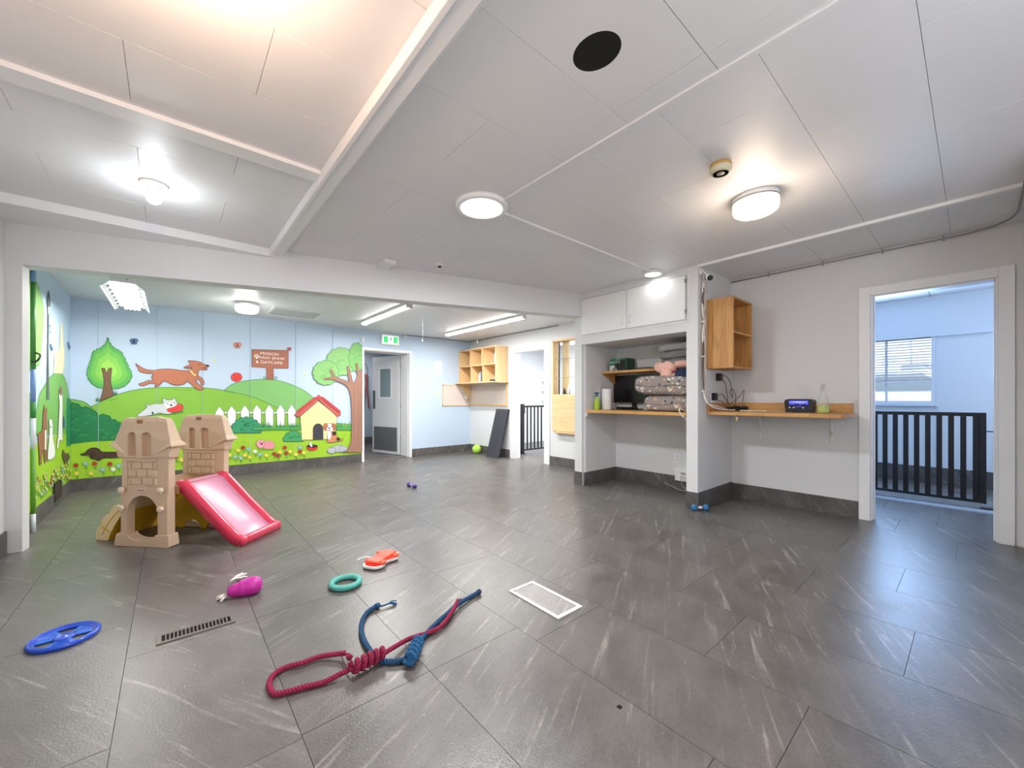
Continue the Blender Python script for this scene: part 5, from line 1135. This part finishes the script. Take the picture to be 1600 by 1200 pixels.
bm = N_(); tube(bm, spline([(0, .02, 1.55), (.05, -.06, 1.52), (.04, -.10, 1.47), (.0, -.03, 1.46), (-.01, .05, 1.50), (0, 0, 1.56)], 6), .007, 6); obj('wire_loop', bm, BLACK, t)

# ================================================================ WINDOW OF THE FAR ROOM AND OUTDOORS
w2_ = bpy.data.objects.new('window_2', None); COL.objects.link(w2_); w2_.location = (7.85, .395, 1.115); st(w2_)
WF = mat('window_frame', (226, 230, 236), .4)
for d in ((-.02, -.04, -.04, .06, 0, .90), (-.02, .955, -.04, .06, .995, .90), (-.02, 0, .87, .06, .955, .90), (-.02, 0, -.04, .06, .955, 0), (.03, .44, 0, .06, .465, .87), (-.06, -.06, -.07, .0, 1.01, -.04)): bx('frame', d, WF, w2_, .003)
bx('pane', (.045, 0, 0, .048, .955, .87), GLASS, w2_)
Ms = lambda z: Matrix.Translation((-.01, 0, z)) @ Matrix.Rotation(math.radians(9), 4, 'Y')
for k in range(15):
    bm = N_(); box(bm, -.022, .004, -.001, .022, .951, .001, M=Ms(.292+k*.0385)); obj('slat', bm, PLASW, w2_)
bx('bottom_rail', (-.03, .004, .255, .012, .951, .275), PLASW, w2_)
for y in (.2, .6): bm = N_(); tube(bm, [(-.03, y, .26), (-.03, y, .87)], .0015, 5); obj('ladder_cord', bm, PLASW, w2_)
bm = N_(); tube(bm, [(-.04, .19, .87), (-.04, .188, .5)], .004, 6); obj('tilt_wand', bm, PLASW, w2_)
ground = st(bx('ground', (8.1, -14, .2, 60, 30, .3), mat('asphalt', (150, 150, 152), .9, noise=.1)))
b_ = thing('building', 'white building across the street seen in the window', 'building', (24, 2.2, .3)); bx('wall', (0, -6, 0, 6, .8, 4.2), mat('stucco', (236, 238, 240), .8), b_); bx('roof', (-.3, -6.3, 4.2, 6.3, 1.1, 4.5), mat('roof_grey', (120, 124, 130), .8), b_)
for y in (-3.2, -1.2): bx('window', (-.03, y, 1.2, .02, y+1.1, 2.3), mat('dark_glass', (110, 124, 140), .2), b_)
c_ = thing('parked_car', 'silver white car parked outside the far window', 'car', (14, 1.9, .3), 0)
bm = N_(); prism(bm, [(-2.1, .25), (2.1, .25), (2.15, .7), (1.9, .95), (1.2, 1.02), (.6, 1.5), (-1.2, 1.52), (-1.9, 1.0), (-2.15, .8)], [], -.85, .85, lambda a, b, d: (d, a, b)); obj('body', bm, mat('car_white', (220, 224, 230), .25, coat=.5), c_, .05)
bm = N_(); prism(bm, [(.55, 1.42), (-1.1, 1.44), (-1.55, 1.04), (1.0, 1.04)], [], -.87, .87, lambda a, b, d: (d, a, b)); obj('side_windows', bm, mat('car_glass', (130, 142, 152), .1), c_)
for y in (-1.35, 1.3): bm = N_(); lathe(bm, [(.32, -.9), (.34, -.86), (.34, -.66), (.30, -.64)], (0, y, .34), 20, 'x'); obj('wheel', bm, BLACK, c_)
for i, (x, y, lab) in enumerate(((19, 5.2, 'leafy green tree outside the far window, nearer the house'), (26, 7.5, 'second green tree further off outside the far window'))):
    tt = thing('street_tree', lab, 'tree', (x, y, .3)); bm = N_(); tube(bm, [(0, 0, 0), (.05, 0, 1.2), (0, .1, 2.4)], [.14, .11, .07], 8); obj('trunk', bm, mat('bark', (96, 84, 70), .9), tt)
    bm = N_(); rr = random.Random(80+i)
    for k in range(9): blob(bm, (rr.uniform(-.9, .9), rr.uniform(-1.2, 1.2), 2.6+rr.uniform(-.8, 1.0)), (.7, .7, .6), None, 1, k, .09, 14, 10)
    obj('crown', bm, mat('leaves', (120, 156, 90), .9, noise=.4, nscale=6), tt)

# ================================================================ FLOOR THINGS
fr = thing('floor_hatch', 'flat white-edged rectangular hatch set in the floor', 'floor hatch', (1.528, 1.412, 0))
WX, WY = .196, .400
HW = mat('worn_white', (226, 224, 220), .45, noise=.06, nscale=30)
bx('cover', (.02, .02, 0, WX-.02, WY-.02, .003), slate('vinyl_hatch', math.radians(27), (150, 146, 143), (176, 172, 168), (136, 132, 130)), fr)
f3 = lambda a, b, d: (a, b, d); q = .021
for P_ in ([(0, 0), (WX, 0), (WX-q, q), (q, q)], [(WX, 0), (WX, WY), (WX-q, WY-q), (WX-q, q)], [(WX, WY), (0, WY), (q, WY-q), (WX-q, WY-q)], [(0, WY), (0, 0), (q, q), (q, WY-q)]):
    bm = N_(); prism(bm, P_, [], 0, .007, f3); obj('frame_strip', bm, HW, fr, .0015)
bm = N_(); lathe(bm, [(.004, .0065), (.0045, .0085), (.001, .009)], (.02, WY-.028, 0), 10); obj('screw', bm, GROUT, fr)
rg = thing('floor_register', 'brown-grey metal air register with slots in the left foreground floor', 'floor vent', (-.052, 2.478, 0))
RM = mat('register_metal', (118, 112, 106), .4, metal=.4); RX, RY = .308, .098
bx('pit', (.012, .012, .0004, RX-.012, RY-.012, .001), DARK, rg)
bm = N_(); prism(bm, [(0, 0), (RX, 0), (RX, RY), (0, RY)], [[(.020, .018), (.020, RY-.018), (RX-.020, RY-.018), (RX-.020, .018)]], 0, .007, f3); obj('frame', bm, RM, rg, .002)
nf = 17
for k in range(nf):
    x = .020+(RX-.040)*(k+1)/(nf+1); bx('fin', (x-.0026, .017, .001, x+.0026, RY-.017, .0062), RM, rg)
# frisbee
fb = thing('flying_disc', 'bright blue plastic flying disc on the floor at the left', 'flying disc', (-.385, 2.842, .0), .5)
FBM = mat('disc_blue', (10, 70, 196), .28, coat=.5); FB2 = mat('disc_blue_light', (18, 104, 214), .35)
fb.scale = (.71, .71, .9)
bm = N_(); lathe(bm, [(.168, .002), (.174, .008), (.172, .018), (.164, .024), (.154, .024), (.148, .018), (.143, .014), (.134, .016), (.130, .010), (.132, .003), (.168, .002)], n=56, caps=False); obj('rim', bm, FBM, fb)
for k in range(3):
    a = 2*pi*k/3; bm = N_(); Q = arc(0, 0, .134, .134, a-.62, a+.62, 10)+arc(0, 0, .05, .05, a+.7, a-.7, 8); prism(bm, Q, [], .005, .011, f3); o = obj('paddle', bm, FB2, fb, .002)
    bm = N_()
    for j in range(6): r_ = .062+.012*j; tube(bm, [(r_*math.cos(a-.42+.84*i/8), r_*math.sin(a-.42+.84*i/8), .0115) for i in range(9)], .0016, 5)
    obj('grip_lines', bm, FBM, fb)
bm = N_(); lathe(bm, [(.054, .004), (.054, .013), (.036, .016), (.030, .012), (.018, .014), (.001, .018)], n=30); obj('hub', bm, FBM, fb)
# teal ring
c0 = at_z(540, 910, .017)
t = thing('ring_toy', 'teal ring chew toy on the floor', 'dog toy', (c0.x, c0.y, 0))
bm = N_(); n = 48; P_ = [Vector((.080*math.cos(2*pi*i/n), .080*math.sin(2*pi*i/n), .0175)) for i in range(n)]
rings = [[bm.verts.new((p.x*(1+.0172/.080*math.cos(b)*(1+.05*math.sin(9*i))), p.y*(1+.0172/.080*math.cos(b)*(1+.05*math.sin(9*i))), .0175+.0172*math.sin(b))) for b in [2*pi*j/14 for j in range(14)]] for i, p in enumerate(P_)]
for i in range(n):
    a, b = rings[i], rings[(i+1) % n]
    for j in range(14): bm.faces.new((a[j], a[(j+1) % 14], b[(j+1) % 14], b[j])).smooth = True
obj('ring', bm, mat('teal', (84, 170, 160), .6, noise=.08, nscale=90, bump=.5), t)
# purple treat cone with rope tufts
p0, p1 = at_z(357, 925, .035), at_z(402, 914, .044); ax = (p1-p0); Lp = .16; ang = math.atan2(ax.y, ax.x)
t = thing('cone_toy', 'magenta rubber cone toy with white rope tufts', 'dog toy', (p0.x, p0.y, .036), ang)
prof = [(.001, -.006), (.018, -.004), (.026, .006), (.031, .022), (.034, .034), (.033, .040), (.038, .052), (.042, .064), (.0405, .070), (.044, .084), (.0455, .105), (.043, .125), (.035, .142), (.022, .151), (.012, .153), (.011, .140), (.001, .138)]
prof = [(a*1.16, b*1.08) for a, b in prof]
bm = N_(); lathe(bm, prof, (0, 0, 0), 32, 'x', M=Matrix.Rotation(-.08, 4, 'Y')); obj('cone', bm, mat('magenta', (186, 36, 150), .42), t)
ROPE = mat('rope_white', (226, 220, 216), .9)
def tuft(parent, c, d, n, L, r, m, seed, spread=.5):
    bm = N_(); rr = random.Random(seed)
    for k in range(n):
        v = Vector((d[0]+rr.uniform(-spread, spread), d[1]+rr.uniform(-spread, spread), rr.uniform(-.25, .25))).normalized()*L*rr.uniform(.6, 1); c_ = Vector(c)
        m_ = c_+v*.5+Vector((0, 0, rr.uniform(0, .006))); e_ = c_+v; e_.z = max(r-(parent.location.z if parent else 0), e_.z-.01)
        tube(bm, spline([c_, m_, e_], 4), r, 5)
    return obj('frayed_end', bm, m, parent)
ca, sa = math.cos(-ang), math.sin(-ang)
def loc2(u, v, z):
    p = at_z(u, v, z)-t.location; return Vector((p.x*ca-p.y*sa, p.x*sa+p.y*ca, z-.036))
a1 = loc2(358, 930, .014); a2 = loc2(341, 937, .006); tuft(t, a1, ((a2-a1).normalized().x, (a2-a1).normalized().y), 26, .062, .0046, ROPE, 5)
a1 = loc2(360, 908, .03); a2 = loc2(386, 897, .03); tuft(t, a1, ((a2-a1).normalized().x, (a2-a1).normalized().y), 30, .10, .0050, ROPE, 6, .30)
# red boat-like toy with white rim
e0, e1 = at_z(576, 887, .02), at_z(616, 862, .02); ax = e1-e0; mid = (e0+e1)/2; Lr_ = ax.length
t = thing('floating_toy', 'orange-red rubber toy with a white scalloped rim', 'dog toy', (mid.x, mid.y, 0), math.atan2(ax.y, ax.x))
S_ = Lr_/2
half = [(-1.0, 0), (-.96, .30), (-.78, .46), (-.50, .50), (-.30, .40), (-.08, .38), (.15, .52), (.42, .60), (.60, .48), (.70, .34), (.86, .34), (1.0, .18)]
outl = [(a*S_, b*S_*1.02) for a, b in half]+[(a*S_, -b*S_*1.02) for a, b in half[::-1][:-1]]
outl = [(p.x, p.y) for p in spline([(a, b, 0) for a, b in outl], 4, True)]
bm = N_(); prism(bm, outl, [], .010, .024, f3); obj('rim', bm, mat('toy_white', (224, 232, 230), .4), t, .004)
bm = N_(); prism(bm, [(a*.9, b*.86) for a, b in outl], [], .004, .034, f3); obj('body', bm, mat('toy_red', (226, 46, 34), .4), t, .006)
bm = N_(); box(bm, -S_*.80, -S_*.34, .03, S_*.74, S_*.34, .050); obj('deck', bm, mat('toy_orange', (240, 84, 52), .4), t, .010, 3)
for a, b in ((-.5, .40), (-.5, -.40), (.45, .46), (.45, -.46)): bm = N_(); blob(bm, (a*S_, b*S_, .034), (.028, .022, .014), nu=16, nv=10); obj('paw', bm, mat('toy_orange', (240, 84, 52), .4), t)
for x in (-.18, .0): bx('groove', (x*S_, -S_*.32, .0495, x*S_+.004, S_*.32, .0512), mat('toy_red', (226, 46, 34), .4), t)
bm = N_(); tube(bm, spline([(-.05*S_, S_*.42, .02), (-.12*S_, S_*.75, .03), (-.35*S_, S_*.95, .03), (-.6*S_, S_*.95, .03)], 5), .004, 6); obj('white_tab', bm, mat('toy_white', (224, 232, 230), .4), t)
# small bone toys
def dumb(nm, lab, A_, B_, r, m, hm, lbl=None):
    t = thing(nm, lab, 'dog toy', ((A_.x+B_.x)/2, (A_.y+B_.y)/2, 0)); o_ = Vector((t.location.x, t.location.y, 0)); a, b = A_-o_, B_-o_
    for c in (a, b):
        bm = N_(); blob(bm, c, (r, r, r), nu=22, nv=14)
        for k in range(4): pass
        obj('ball_end', bm, m, t)
        bm = N_(); tube(bm, [c+Vector((r*1.01*math.cos(q_)*.9, r*1.01*math.sin(q_)*.9, r*.42)) for q_ in [2*pi*i/16 for i in range(17)]], r*.07, 5); obj('groove_ring', bm, hm, t)
    bm = N_(); tube(bm, [a, (a+b)/2, b], [r*.5, r*.38, r*.5], 12); obj('handle', bm, hm, t)
    if lbl: bm = N_(); tube(bm, [a*.3+b*.7, a*.7+b*.3][::-1], r*.42, 12); o = obj('label_band', bm, lbl, t)
dumb('dumbbell_toy', 'blue dumbbell chew toy lying against the foot of the pillar', at_z(1085, 793, .034), at_z(1103, 793, .034), .034, mat('toy_blue', (36, 112, 156), .35), mat('toy_violet', (96, 66, 150), .4), mat('label_white', (220, 220, 224), .5))
dumb('bone_toy', 'small dark purple bone toy alone in the middle of the floor', at_z(639, 757, .026), at_z(648, 759.5, .026), .030, mat('toy_purple', (70, 44, 130), .35), mat('toy_lilac', (150, 128, 200), .4))
# rope toys
def knot(parent, A_, B_, turns, cr, r, mat_, lay=2):
    ax = B_-A_; L = ax.length; ax = ax.normalized(); s_ = ax.cross(Vector((0, 0, 1))).normalized(); u_ = s_.cross(ax)
    P_ = []; N = int(turns*18)
    for i in range(N+1):
        q_ = i/N; a = 2*pi*turns*q_; k = cr*(1-.10*abs(2*q_-1)**3); P_.append(A_+ax*L*q_+(s_*math.cos(a)+u_*math.sin(a))*k)
    bm = N_(); strands(bm, P_, r*.62, r*.48, r*3.4, 3, 6); tube(bm, [A_+ax*.006, (A_+B_)/2, B_-ax*.006], cr*.6, 10); return obj('knot', bm, mat_, parent)
PR = mat('rope_crimson', (140, 26, 66), .85, noise=.12, nscale=60); BL = mat('rope_blue', (28, 70, 108), .85, noise=.15, nscale=60); BL2 = mat('rope_blue_light', (30, 92, 140), .8, noise=.1, nscale=60)
def rope_part(parent, pix, zz, m, r=.0105, nm='rope'):
    P_ = [at_z(u, v, z) for (u, v), z in zip(pix, zz if isinstance(zz, (list, tuple)) else [zz]*len(pix))]
    bm = N_(); strands(bm, spline(P_, 10), r*.62, r*.50, r*3.4, 3, 6); o = obj(nm, bm, m, parent); return P_
pr = thing('rope_toy', 'crimson rope toy with a big knot and a long loop', 'dog toy', (0, 0, 0))
rope_part(pr, [(716, 938), (706, 956), (690, 978), (668, 989), (640, 998), (618, 1010), (600, 1021)], [.03, .024, .016, .016, .018, .028, .034], PR)
knot(pr, at_z(600, 1019, .036), at_z(549, 1044, .036), 5.2, .020, .0105, PR)
rope_part(pr, [(552, 1043), (530, 1054), (506, 1066), (478, 1073), (452, 1080), (430, 1084), (421, 1072), (426, 1056), (446, 1043), (472, 1036), (500, 1026), (524, 1022), (540, 1020)], [.03, .018, .012, .012, .012, .012, .012, .012, .012, .014, .014, .02, .026], PR)
v_ = at_z(552, 1026, .02)-at_z(540, 1020, .026); tuft(pr, at_z(538, 1021, .026), (v_.normalized().x, v_.normalized().y), 16, .045, .003, PR, 9, .35)
v_ = at_z(722, 926, .02)-at_z(712, 944, .02); tuft(pr, at_z(714, 942, .03), (v_.normalized().x, v_.normalized().y), 10, .07, .003, mat('rope_fray', (96, 50, 70), .9), 10, .3)
bm = N_(); P_ = [at_z(u, v, z) for u, v, z in ((534, 1025, .02), (538, 1036, .012), (544, 1044, .014), (552, 1040, .03))]; tube(bm, spline(P_, 5), .0028, 6); obj('loose_strand', bm, mat('rope_fray', (96, 50, 70), .9), pr)
br = thing('rope_toy', 'blue rope toy with an oval knot, lying under the crimson one', 'dog toy', (0, 0, 0))
rope_part(br, [(748, 925), (736, 932), (716, 944), (700, 958), (684, 972), (668, 988), (655, 1003)], [.016, .014, .022, .020, .014, .012, .02], BL, .0115)
knot(br, at_z(654, 1001, .034), at_z(639, 1032, .034), 5, .021, .0100, BL2)
rope_part(br, [(642, 1027), (630, 1031), (612, 1034), (592, 1031), (578, 1016), (567, 996), (565, 976), (572, 959), (586, 948)], [.024, .014, .012, .012, .011, .012, .012, .013, .014], BL, .0115)
bm = N_(); lathe(bm, [(.012, -.012), (.0155, -.01), (.0155, .012), (.011, .014)], (0, 0, 0), 14, 'x', M=Matrix.Translation(at_z(589, 947, .016)) @ Matrix.Rotation(.45, 4, 'Z')); obj('end_binding', bm, BL, br)
bm = N_(); P_ = [at_z(u, v, .014) for u, v in ((589, 947), (598, 946.5), (606, 943.5))]; tube(bm, spline(P_, 5), .005, 6); obj('thin_tail', bm, BL, br)
v_ = at_z(622, 940, .01)-at_z(606, 943, .01); tuft(br, at_z(606, 943.5, .013), (v_.normalized().x, v_.normalized().y), 12, .05, .003, BL2, 12, .3)
bm = N_(); lathe(bm, [(.012, -.01), (.0145, -.008), (.0145, .006), (.006, .010)], (0, 0, 0), 14, 'x', M=Matrix.Translation(at_z(748.5, 924.5, .016)) @ Matrix.Rotation(.25, 4, 'Z')); obj('end_binding', bm, mat('rope_navy', (26, 44, 70), .85), br)

# crumbs and a small plug on the floor
bm = N_(); rr = random.Random(21)
for i in range(26):
    p = at_z(rr.uniform(60, 1540), rr.uniform(860, 1120)); q_ = rr.uniform(.0015, .0035); a = rr.uniform(0, 3); lathe(bm, [(q_*.6, .0002), (q_, .001), (q_*.3, .002)], (p.x, p.y, 0), 5)
o = tag(obj('crumbs', bm, mat('crumb', (206, 204, 200), .8)), 'tiny pale crumbs scattered over the foreground floor', 'crumbs'); o['kind'] = 'stuff'
p = at_z(968, 1105); bm = N_(); prism(bm, [(p.x-.008, p.y-.008), (p.x+.008, p.y-.008), (p.x+.008, p.y+.008), (p.x-.008, p.y+.008)], [], .0002, .002, f3); tag(obj('floor_plug', bm, DARK), 'small dark square plug in the floor at the bottom of the view', 'plug')
p = at_z(1323, 985); bm = N_(); prism(bm, arc(p.x, p.y, .030, .030, 0, 2*pi*23/24, 23), [arc(p.x, p.y, .026, .026, 0, 2*pi*23/24, 23)[::-1]], .0002, .0012, f3); tag(obj('floor_ring_mark', bm, mat('ring_mark', (120, 116, 114), .6)), 'faint round cap set in the right part of the floor', 'floor cap')
